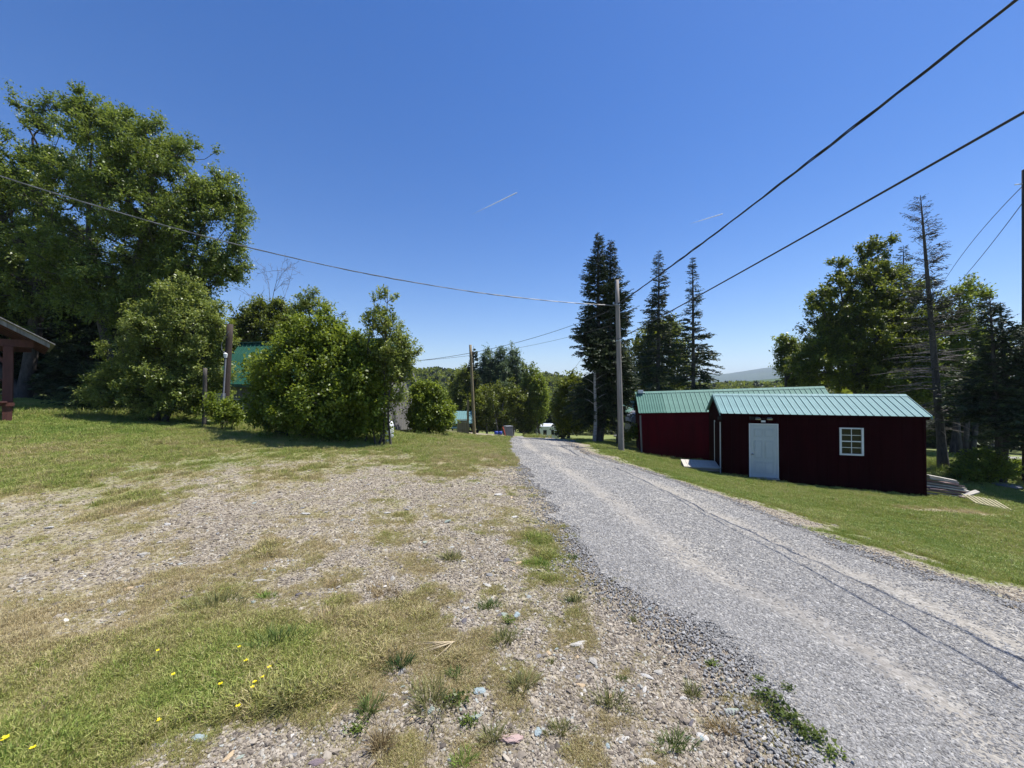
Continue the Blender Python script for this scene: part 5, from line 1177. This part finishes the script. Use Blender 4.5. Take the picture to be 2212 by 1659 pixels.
# ------------------------------------------------------------------ conifers
def ctree(label, px, D, top, halfw, py_base=None, **k):
    b = np.array(base_at(px, D)) if py_base is None else P(px, py_base, D)
    h = P(px, top, D)[2] - b[2]
    return conifer(k.pop('name', 'fir_tree'), label, b, h, halfw * D / F, **k)
ctree('tallest fir with twin tops left of the main pole', 1293, 22, 503, 66, 955, seed=1, nb=720, crown0=.10, prof=.66, dens=1.05, tops=[(0, 0, 1.0), (.72, .1, .965)], trunk_r=.2, irregular=.3, nsz=1.0, droop=.35, mats='needle')
ctree('lower fir crown merging with the right side of the tallest fir', 1338, 22.6, 618, 50, 957, seed=2, nb=330, crown0=.12, prof=.55, dens=1.1, trunk_r=.14, irregular=.3)
ctree('narrow fir, left one of the pair behind the back shed', 1420, 24.5, 540, 62, None, seed=3, nb=350, crown0=.24, prof=.85, dens=.95, trunk_r=.17, irregular=.3, droop=.3, whorl=.5, lean=(.15, 0))
ctree('narrow fir, right one of the pair behind the back shed', 1498, 24.5, 555, 66, None, seed=4, nb=350, crown0=.12, prof=.95, dens=.95, trunk_r=.16, irregular=.25, droop=.4, whorl=.5)
ctree('tall sparse fir with dead lower branches beside the lumber pile', 2038, 17, 422, 78, 1010, seed=5, nb=330, crown0=.14, prof=.6, dens=1.0, dead=.40, mats='needle_thin', trunk_r=.15, irregular=.3, lean=(-.85, 0), up=.3, droop=.35, nsz=.75, whorl=.36)
ctree('broad fir with twin leaders near the right frame edge', 2163, 15.4, 640, 82, 1045, seed=6, nb=250, crown0=.30, prof=.75, dens=.95, tops=[(0, 0, 1.0), (.55, .1, .97)], trunk_r=.105, whorl=.34, mats='needle', lean=(-.35, 0), irregular=.2, droop=.15)
ctree('fir cut by the right frame edge', 2262, 14.2, 690, 80, None, seed=7, nb=300, crown0=.25, prof=.5, dens=1.2, trunk_r=.13)
ctree('dark spruce tip just right of the maple top', 1915, 27, 527, 52, None, seed=8, nb=300, crown0=.2, prof=.6, trunk_r=.17)
ctree('dark spruce tip between the maple and the bare topped fir', 1955, 27.5, 530, 60, None, seed=9, nb=320, crown0=.2, prof=.7, trunk_r=.17)
ctree('dark spruce filling the shade right of the shed', 2075, 24, 760, 75, None, seed=10, nb=300, crown0=.1, prof=.6, trunk_r=.15)
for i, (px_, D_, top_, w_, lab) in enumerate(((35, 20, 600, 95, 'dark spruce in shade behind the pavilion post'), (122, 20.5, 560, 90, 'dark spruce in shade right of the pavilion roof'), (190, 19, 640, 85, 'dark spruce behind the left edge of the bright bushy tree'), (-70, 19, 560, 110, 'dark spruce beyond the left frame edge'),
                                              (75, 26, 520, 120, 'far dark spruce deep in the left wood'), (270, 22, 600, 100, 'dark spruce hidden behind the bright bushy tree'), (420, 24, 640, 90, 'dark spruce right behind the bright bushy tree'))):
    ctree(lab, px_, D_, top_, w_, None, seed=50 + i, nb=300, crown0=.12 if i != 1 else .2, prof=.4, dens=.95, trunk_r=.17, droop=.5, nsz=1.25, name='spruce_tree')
ctree('young balsam with pale drooping boughs at the left wood edge', 215, 15.5, 790, 62, None, seed=60, nb=130, crown0=.02, prof=.5, mats='needle_light', trunk_r=.06, droop=.4)
ctree('small young balsam low at the left wood edge', 150, 15.8, 850, 42, None, seed=61, nb=80, crown0=.02, prof=.6, mats='needle_light', trunk_r=.04, droop=.4)
ctree('narrow distant spruce just right of the tan pole top', 1023, 42, 747, 24, None, seed=62, nb=150, crown0=.08, prof=.8, trunk_r=.14, nsz=1.7)
ctree('small dark distant spruce right of the poplars', 1132, 44, 782, 16, None, seed=63, nb=110, crown0=.1, prof=.9, nsz=1.8)
ctree('dark distant spruce behind the white camper', 1202, 58, 842, 24, None, seed=64, nb=130, crown0=.05, prof=.8, nsz=1.9)
ctree('dark distant spruce close right of the white camper', 1216, 34, 865, 22, None, seed=65, nb=130, crown0=.05, prof=.7, nsz=1.4)
ctree('dark distant spruce behind the narrow bright tree', 1180, 60, 850, 20, None, seed=66, nb=110, crown0=.05, prof=.8, nsz=2.2)
for i, (px_, D_, top_) in enumerate(((916, 62, 815), (930, 66, 822), (944, 64, 812), (962, 70, 828), (978, 66, 808), (992, 72, 822))):
    ctree(['small pointed spruce on the far slope right above the cabin corner', 'second small spruce on the far slope', 'third small spruce on the far slope, a taller tip', 'shorter spruce in the middle of the far slope row', 'tall spruce tip on the far slope left of the tan pole', 'spruce tip on the far slope touching the tan pole'][i], px_, D_, top_, 13, None, seed=70 + i, nb=90, crown0=.1, prof=.9, nsz=2.2, group='small spruces on the far slope')
# pale birch trunk at the foot of the tall fir
b_ = np.array(base_at(1283, 21.3)); e = empty('birch_tree', b_, 'pale leaning birch trunk in front of the tall fir foot', 'tree')
t_ = P(1287, 800, 21.3) - b_
MB().tube([tuple(t_ * u + np.array([.05 * math.sin(u * 5), 0, 0])) for u in np.linspace(-.03, 1, 9)], list(np.linspace(.11, .06, 9)), 10).build('trunk', M['birch'], e, smooth=True)
sg_ = MB()
for k in range(7):
    u = .45 + k * .07; p = t_ * u; sg_.tube([tuple(p), tuple(p + np.array([(-1) ** k * .35, -.1, .25])), tuple(p + np.array([(-1) ** k * .6, -.1, .35]))], [.02, .014, .006], 5)
sg_.build('branch', M['birch'], e)
for i, (px_, D_) in enumerate(((1078, 39), (1088, 39.5), (1158, 41))):
    b_ = np.array(base_at(px_, D_)); e = empty('birch_tree', b_, ['slanting pale birch stem left of the grey cabinet', 'upright pale birch stem next to the slanting one', 'pale birch stem right of the grey cabinet'][i], 'tree')
    MB().tube([(0, 0, -.2), ([-.3, -.05, .05][i], 0, 1.5), ([-.7, -.1, .1][i], 0, 3.6)], [.07, .06, .04], 8).build('trunk', M['birch'], e, smooth=True); MB().tube([([-.3, -.05, .05][i], 0, 1.6), ([0, .3, .5][i], .1, 2.3)], [.03, .01], 5).build('branch', M['birch'], e)
# shaded stems beyond the shed
for i, (px_, D_, dx) in enumerate(((2072, 21, -.2), (2084, 21.2, .15), (2096, 21, .5))):
    b_ = np.array(base_at(px_, D_)); e = empty('tree', b_, ['left of three dark stems rising together beyond the shed', 'middle of three dark stems rising together beyond the shed', 'right of three dark stems rising together, leaning right'][i], 'tree', 'three dark stems beyond the shed')
    MB().tube([(0, 0, -.2), (dx * .3, 0, .8), (dx, 0, 3.2)], [.15, .11, .09], 10).build('trunk', M['bark'], e, smooth=True)

# forest cover of the near hill: nobody could count it
def fproto(seed, con):
    r = np.random.default_rng(seed); n = 170
    if con: h = r.random(n); a = r.random(n) * 6.283; rad_ = (1 - h) * .26 * (.5 + .5 * r.random(n)); pos = np.stack([np.cos(a) * rad_, np.sin(a) * rad_, h], 1); out = norm(np.stack([np.cos(a), np.sin(a), -.2 + 0 * a], 1))
    else: d = norm(r.normal(size=(n, 3))); pos = d * np.array([.36, .36, .36]) * (.8 + .25 * r.random((n, 1))) + np.array([0, 0, .62]); out = d
    ax = norm(out + r.normal(size=(n, 3)) * .5); nr_ = norm(r.normal(size=(n, 3)) + np.array([0, 0, 1]))
    V, Fc = leaves_geo(pos, ax, nr_, np.full(n, .15), np.full(n, .11), r)
    me = np_mesh('crown_shape', V, Fc, {'rnd': np.repeat(np.clip(r.normal(.5, .2, n), 0, 1), 4)}); me.materials.append(M['needle'] if con else M['leaf_maple']); return me
fp_ = [fproto(i, i % 3 == 0) for i in range(6)]
r = np.random.default_rng(91); idx = r.choice(hx.size, 15000, replace=True)
fx, fy, fz = hx.ravel()[idx] + r.normal(0, 2.5, 15000), hy.ravel()[idx] + r.normal(0, 2.5, 15000), hz.ravel()[idx]
scatter('hill_forest', np.stack([fx, fy, fz - 3.5], 1), r.uniform(4.5, 8.5, 15000), fp_, None, seed=8, normal_tilt=.03)
# wood behind the first rows (left, middle and right): a mass of crowns
fx, fy = [], []
for (x0, x1, y0, y1, n) in ((-75, -14, 30, 95, 420), (-14, 25, 62, 130, 520), (16, 26, 34, 60, 40), (26, 90, 34, 100, 420)):
    fx.append(r.uniform(x0, x1, n)); fy.append(r.uniform(y0, y1, n))
fx = np.concatenate(fx); fy = np.concatenate(fy); kk_ = ~((fx / fy > .42) & (fx / fy < .74)); fx, fy = fx[kk_], fy[kk_]; fsc = r.uniform(4.5, 8, len(fx)) * np.where((fx > -14) & (fx < 25), .62, 1)
scatter('wood', np.stack([fx, fy, H(fx, fy)], 1), fsc, [fproto(i + 10, i % 2 == 0) for i in range(6)], None, seed=9, normal_tilt=.03)

#==SMALL==
# ------------------------------------------------------------------ stones lying in the gravel
stops = {'white': (.46, .44, .40), 'pale': (.34, .32, .28), 'blue': (.27, .33, .34), 'grey': (.22, .215, .21), 'tan': (.48, .36, .22), 'pink': (.42, .30, .27), 'dark': (.11, .10, .11), 'purple': (.17, .13, .14), 'greenish': (.27, .31, .26)}
for k, c in stops.items(): M['st_' + k] = mat('stone_' + k, tuple(v * .85 for v in c), tuple(min(1, v * 1.12) for v in c), 18, .75, .35)
SM = [pebble(i + 60, .32, 3) for i in range(6)]
ST = [(431, 1599, 34, 'blue', 'flat blue grey slab near the lower left, just right of the long grass'), (494, 1640, 26, 'tan', 'elongated tan stone at the bottom edge below the blue slab'), (220, 1632, 22, 'pale', 'pale stone at the lower left edge of the gravel'),
      (303, 1465, 26, 'pale', 'pale flat stone in the bare spot left of the buttercups'), (106, 1142, 26, 'white', 'white flat stone alone in the left grass'), (539, 1543, 11, 'white', 'small white stone beside the lone buttercup'), (332, 1626, 26, 'dark', 'dark grey stone left of the blue slab'),
      (1249, 1394, 32, 'white', 'white elongated stone in the gravel near the road'), (1054, 1269, 20, 'white', 'white stone in the middle of the gravel'), (792, 1435, 34, 'blue', 'blue grey flat stone left of the dark green tuft'), (708, 1518, 34, 'blue', 'blue grey stone next to the tan sliver'),
      (720, 1541, 26, 'tan', 'tan sliver of stone below the blue grey one'), (1036, 1505, 36, 'blue', 'pale blue stone right of the large tuft'), (875, 1506, 17, 'white', 'small white stone left of the large tuft'), (1105, 1602, 44, 'pink', 'large pinkish stone near the bottom centre'),
      (1099, 1425, 17, 'pale', 'round pale stone above the two small tufts'), (1086, 1451, 20, 'white', 'whitish stone between straw bundle and tufts'), (1076, 1071, 26, 'white', 'flat white stone close to the far road edge'), (950, 1094, 16, 'white', 'small white flat stone in the far gravel'),
      (1162, 1585, 26, 'blue', 'light blue upright stone right of the pinkish one'), (686, 1648, 30, 'purple', 'purplish stone at the bottom edge'), (635, 1643, 20, 'grey', 'grey stone at the bottom left of the purplish one'), (714, 1447, 11, 'white', 'tiny white stone left of the blue grey flat one'),
      (1582, 1549, 32, 'greenish', 'long greenish slab beside the road edge weeds'), (1518, 1604, 34, 'white', 'bright white stone near the bottom of the road edge'), (1423, 1457, 25, 'pale', 'pale blocky stone in the gravel beside the road'), (1399, 1648, 28, 'white', 'white stone at the bottom edge below the tufts'),
      (1651, 1606, 20, 'white', 'white stone left of the road edge weeds'), (1698, 1620, 20, 'pale', 'oval pale stone among the road edge weeds'), (1349, 1597, 19, 'white', 'chalky stone between two tufts near the bottom'), (1309, 1627, 15, 'grey', 'small grey stone close to the bottom tufts'),
      (836, 1109, 22, 'white', 'white patch of flat stone in the far gravel'), (660, 1112, 26, 'white', 'broad flat white stone in the far left gravel'), (1276, 1438, 14, 'pale', 'small pale stone right of the green tuft'), (1112, 1120, 20, 'white', 'white flat stone beside the small green patch'),
      (560, 1260, 22, 'pale', 'long pale stone above the olive tuft'), (590, 1232, 18, 'blue', 'blue tinted flat stone high in the left gravel'), (840, 1330, 16, 'pale', 'pale stone between the two dry tufts'), (1180, 1610, 15, 'grey', 'grey stone touching the upright blue one'), (1250, 1600, 14, 'dark', 'dark stone near the bottom right tufts')]
for i, (px_, py_, w_, c_, lab) in enumerate(ST):
    g_ = gp(px_, py_); s_ = w_ * g_[1] / F / 2 * (.8 if py_ > 1250 else .62)
    o = link('stone', SM[i % 6].copy(), M['st_' + c_]); o.location = (g_[0], g_[1], h1(g_[0], g_[1]) + s_ * .12)
    r_ = random.Random(i); el = 1.5 if ('long' in lab or 'sliver' in lab) else 1.15
    o.scale = (s_ * el, s_ / el ** .5, s_ * .9); o.rotation_euler = (r_.uniform(-.15, .15), r_.uniform(-.15, .15), r_.uniform(-.5, .5) + (1.2 if 'sliver' in lab or 'upright' in lab or 'elongated tan' in lab else 0))
    props(o, lab, 'stone')
r_ = np.random.default_rng(77); k = 0
while k < 150:
    px_ = r_.uniform(150, 1750); py_ = r_.uniform(1040, 1655); g_ = gp(px_, py_); c_, t_ = cover(np.array([g_[0]]), np.array([g_[1]]))
    if c_[0] > .5 or sdist(np.array([g_[0]]), np.array([g_[1]]), le)[0] < .05: continue
    s_ = r_.uniform(3.2, 8) * (1 if r_.random() < .8 else 1.5) * g_[1] / F * (.7 if py_ < 1200 else 1)
    o = link('stone', SM[k % 6], None); nm = r_.choice(['white', 'pale', 'pale', 'blue', 'grey', 'grey', 'tan', 'dark', 'greenish'])
    if not o.data.materials: o.data.materials.append(None)
    o.material_slots[0].link = 'OBJECT'; o.material_slots[0].material = M['st_' + nm]
    o.location = (g_[0], g_[1], h1(g_[0], g_[1]) + s_ * .1); o.scale = (s_ * r_.uniform(.8, 1.5), s_ * .9, s_ * r_.uniform(.7, 1.3)); o.rotation_euler = (r_.normal() * .2, r_.normal() * .2, r_.uniform(0, 6.28))
    wh = ('in the far gravel near the grass' if py_ < 1180 else 'halfway down the gravel' if py_ < 1400 else 'in the foreground gravel') + (', toward the left grass' if px_ < 650 else ', in the middle' if px_ < 1150 else ', toward the road')
    props(o, 'small %s stone lying %s' % ({'pale': 'pale grey', 'blue': 'bluish'}.get(nm, nm), wh), 'stone', 'small %s stones %s' % (nm, wh)); k += 1

# ------------------------------------------------------------------ tufts standing alone in the gravel
def tuft_mat(name, c0, c1, c2): return leafmat(name, [(0, c0), (.5, c1), (1, c2)], rough=.55, trans=.25, spec=.25)
M['t_green'] = tuft_mat('tuft_green', (.07, .11, .03), (.12, .17, .045), (.2, .25, .08)); M['t_dark'] = tuft_mat('tuft_dark', (.03, .06, .018), (.055, .10, .03), (.09, .15, .05))
M['t_olive'] = tuft_mat('tuft_olive', (.13, .13, .05), (.2, .21, .075), (.32, .32, .14)); M['t_dry'] = tuft_mat('tuft_dry', (.24, .18, .09), (.36, .28, .14), (.5, .42, .25)); M['t_bright'] = tuft_mat('tuft_bright', (.12, .19, .03), (.18, .28, .05), (.28, .38, .09))
M['t_red'] = tuft_mat('tuft_reddish', (.17, .12, .06), (.26, .20, .10), (.38, .32, .19))
TU = [(863, 1447, 58, 'dark', 'dark green round tuft standing out in the gravel', 1), (464, 1312, 105, 'olive', 'wide olive tuft at the left edge of the gravel', .7), (576, 1292, 46, 'bright', 'small bright green tuft right of the wide olive one', .5), (989, 1462, 50, 'green', 'green tuft right of the dark round one', .8),
      (928, 1530, 130, 'olive', 'largest olive grass clump in the lower centre', .9), (797, 1545, 60, 'green', 'spiky green tuft left of the largest clump', 1.1), (1090, 1385, 70, 'olive', 'olive clump below the green centre tuft', .8), (1055, 1312, 48, 'green', 'blue green tuft in the middle of the gravel', .8),
      (1238, 1303, 38, 'dark', 'small dark green tuft close to the road', .7), (974, 1210, 52, 'olive', 'half dry tuft in the upper centre gravel', .8), (830, 1285, 105, 'dry', 'wide dry straw coloured tuft in the gravel', .45), (704, 1345, 100, 'dry', 'long dry tuft at the grass edge', .8),
      (1130, 1485, 70, 'olive', 'sparse olive tuft below the olive clump', .9), (1065, 1600, 62, 'olive', 'olive tuft left of the pinkish stone', .9), (1210, 1590, 54, 'olive', 'olive tuft near the bottom right of the pinkish stone', .9), (1315, 1520, 80, 'olive', 'wide olive tuft halfway to the road edge', .7),
      (620, 1535, 66, 'olive', 'tuft with tall thin blades left of the blue grey stones', 1.5), (823, 1620, 60, 'red', 'reddish tall stemmed tuft at the bottom edge', 1.6), (1497, 1508, 54, 'olive', 'olive tuft between gravel and road edge weeds', .8), (1368, 1345, 30, 'olive', 'small tuft close beside the road', .7),
      (1456, 1620, 80, 'green', 'green tuft near the bottom beside the white stone', .7), (1565, 1588, 66, 'dry', 'dry tuft right of the greenish slab', .8), (1165, 1222, 60, 'bright', 'bright green patch beside the road', .45), (1175, 1172, 50, 'bright', 'yellow green patch higher beside the road', .4),
      (1238, 1208, 34, 'green', 'leafy green weed right at the road edge', .6), (1000, 1650, 60, 'bright', 'bright tuft at the bottom edge', .8), (600, 1395, 80, 'green', 'green tuft with fine blades in the buttercup grass', 1.2), (885, 1400, 34, 'olive', 'small olive tuft above the dark round one', .6), (1350, 1480, 36, 'green', 'small green rosette above the wide olive tuft', .5),
      (720, 1260, 50, 'dry', 'low dry tuft in the upper left gravel', .5), (930, 1325, 34, 'red', 'small reddish tuft near the wide dry one', .7), (1190, 1430, 26, 'olive', 'tiny tuft above the sparse olive one', .7)]
for i, (px_, py_, w_, c_, lab, hk) in enumerate(TU):
    g_ = gp(px_, py_); wd = w_ * g_[1] / F; r = np.random.default_rng(300 + i); n = int(60 + 190 * min(1, w_ / 100.)); hh = wd * .46 * hk * (.8 if w_ > 80 else 1.1)
    a = r.random(n) * 6.283; rr_ = wd * (.30 + .16 * np.sin(a * 2 + i) + .08 * np.sin(a * 5 + i * 2)) * r.random(n) ** .5 * 1.15; p = np.stack([np.cos(a) * rr_, np.sin(a) * rr_ * .8, np.zeros(n)], 1)
    d = norm(np.stack([np.cos(a) * (.25 + .9 * rr_ / wd), np.sin(a) * (.25 + .9 * rr_ / wd), np.full(n, 1.0)], 1) + r.normal(size=(n, 3)) * .28); L = hh * r.uniform(.5, 1.15, n)
    sd_ = norm(np.cross(d, r.normal(size=(n, 3)))) * (.0016 + .0009 * r.random((n, 1))) * (g_[1] / 2.2) ** .6; out = np.stack([d[:, 0], d[:, 1], np.full(n, -.25)], 1)
    m1 = p + d * (L * .6)[:, None]; tip = p + d * L[:, None] + out * (L * .35)[:, None]
    V = np.stack([p - sd_, p + sd_, m1 + sd_ * .8, m1 - sd_ * .8, tip - sd_ * .1, tip + sd_ * .1], 1).reshape(-1, 3); b6 = np.arange(n)[:, None] * 6
    Fc = np.concatenate([b6 + np.array([[0, 1, 2, 3]]), b6 + np.array([[3, 2, 5, 4]])])
    q = r.random(n); o = link('grass_tuft', np_mesh('grass_tuft', V, Fc, {'rnd': np.repeat(q, 6)}), M['t_' + c_]); o.location = (g_[0], g_[1], h1(g_[0], g_[1]) - .004); props(o, lab, 'grass tuft')

# leafy weeds along the road edge
def weed(px_, py_, w_, lab, seed, m='leaf_mid', group=None):
    g_ = gp(px_, py_); r = np.random.default_rng(seed); wd = w_ * g_[1] / F; n = 95; a = r.random(n) * 6.283; c = np.stack([r.normal(0, wd * .22, n), r.normal(0, wd * .16, n), r.random(n) * wd * .22 + .004], 1)
    ax = norm(np.stack([np.cos(a), np.sin(a), .3 + .5 * r.random(n)], 1)); nr_ = norm(np.array([0, 0, 1.]) + r.normal(size=(n, 3)) * .4); ln = wd * r.uniform(.09, .21, n)
    V, Fc = leaves_geo(c, ax, nr_, ln, ln * .5, r, .15); o = link('weed', np_mesh('weed', V, Fc, {'rnd': np.repeat(r.random(n), 4)}), M[m]); o.location = (g_[0], g_[1], h1(g_[0], g_[1])); props(o, lab, 'weed', group)
for i, (px_, py_, w_) in enumerate(((1655, 1530, 70), (1680, 1550, 60), (1705, 1570, 70), (1735, 1592, 70), (1760, 1622, 70), (1700, 1510, 40), (1640, 1478, 36), (1790, 1650, 60), (1540, 1440, 34))):
    weed(px_, py_, w_, ['broadleaf weed topmost but two in the row along the lower road edge', 'broadleaf weed just below the first of the dense row at the road edge', 'broadleaf weed in the middle of the row at the road edge', 'broadleaf weed below the middle of the row at the road edge', 'broadleaf weed low in the row at the road edge', 'small weed growing out into the road gravel', 'small weed at the upper end of the road edge row', 'lowest weed of the row, at the bottom of the road edge', 'lone small weed above the road edge row'][i], 500 + i, 'leaf_dark' if i < 6 else 'leaf_mid', 'weeds along the lower road edge')
weed(1100, 1345, 34, 'tiny leafy weed in the centre gravel', 520); weed(985, 1525, 60, 'dark leafy rosette right of the largest clump', 521, 'leaf_dark'); weed(1010, 1575, 50, 'reddish green rosette below the pale blue stone', 522); weed(770, 1580, 50, 'leafy weed at the foot of the spiky tuft', 523)

# buttercups
FL = [(374, 1466), (476, 1485), (545, 1492), (550, 1485), (514, 1542), (343, 1565), (9, 1610), (70, 1644), (531, 1438), (582, 1443), (517, 1401), (341, 1414), (566, 1466)]
FLL = ['buttercup right of the pale flat stone', 'buttercup between the two buttercup pairs', 'left flower of the close buttercup pair', 'right flower of the close buttercup pair', 'lone buttercup below the grass clump', 'lone buttercup nearest the blue slab', 'larger orange yellow flower in the bottom left corner', 'buttercup at the bottom left edge', 'buttercup left of the rightmost one', 'rightmost buttercup at the gravel edge', 'topmost buttercup deep in the green blades', 'pale buttercup at the upper left of the patch', 'buttercup just above the close pair']
for i, (px_, py_) in enumerate(FL):
    D_ = gp(px_, py_ + 22)[1]; h_ = D_ * 22 / F * 1.15; g_ = gp(px_, py_ + 22); r_ = random.Random(i + 3); e = empty('buttercup', (g_[0], g_[1], h1(g_[0], g_[1])), FLL[i], 'flower', 'buttercups in the left grass')
    R_ = .0105 * (1.5 if i == 6 else 1)
    MB().tube([(0, 0, 0), (.004, 0, h_ * .5), (0, 0, h_)], [.0014, .0012, .001], 5).build('stem', M['stem'], e)
    pm = MB()
    for k in range(5):
        a = k * 1.2566 + r_.random(); c_, s_ = math.cos(a), math.sin(a); c2, s2_ = math.cos(a + .5), math.sin(a + .5); c3, s3 = math.cos(a - .5), math.sin(a - .5)
        pm.add([(0, 0, h_), (c3 * R_ * .8, s3 * R_ * .8, h_ + R_ * .30), (c_ * R_ * 1.1, s_ * R_ * 1.1, h_ + R_ * .42), (c2 * R_ * .8, s2_ * R_ * .8, h_ + R_ * .30)], [(0, 1, 2, 3)])
    pt_ = pm.build('petals', M['yellow'], e); pt_.rotation_euler = (0, 0, 0)
    MB().tube([(0, 0, h_), (0, 0, h_ + .004)], [.002, .003], 6).build('centre', M['yellow'], e)

# bundle of dry stems and single straws
g_ = gp(975, 1395); bm_ = MB(); r_ = random.Random(9)
for k in range(9):
    L = r_.uniform(.12, .26); a = r_.uniform(3.3, 4.4); x0_ = r_.uniform(-.02, .04); bm_.tube([(x0_, .0, .02), (x0_ + math.cos(a) * L * .5, math.sin(a) * L * .5, .03), (x0_ + math.cos(a - .2) * L, math.sin(a - .2) * L, .008)], [.0022, .002, .001], 5)
o = bm_.build('straw_bundle', M['straw']); o.location = (g_[0], g_[1], h1(g_[0], g_[1])); props(o, 'bundle of pale dry stems fanned out on the gravel above the green tuft', 'dry stems')
for i, (px_, py_, a, L, lab) in enumerate(((230, 1215 + 30, 1.2, .35, 'tall curved dry straw standing in the left grass'), (1330 - 290, 1245, .4, .25, 'short dry twig lying in the upper gravel'), (550, 1545 - 30, 2.6, .28, 'pale straw lying across the lower left grass'))):
    g_ = gp(px_, py_); o = MB().tube([(0, 0, .01), (math.cos(a) * L * .5, math.sin(a) * L * .5, .05 + (.1 if i == 0 else 0)), (math.cos(a) * L, math.sin(a) * L, .02 + (.22 if i == 0 else 0))], [.003, .0025, .001], 5).build('dry_stem', M['straw']); o.location = (g_[0], g_[1], h1(g_[0], g_[1])); props(o, lab, 'dry stem')
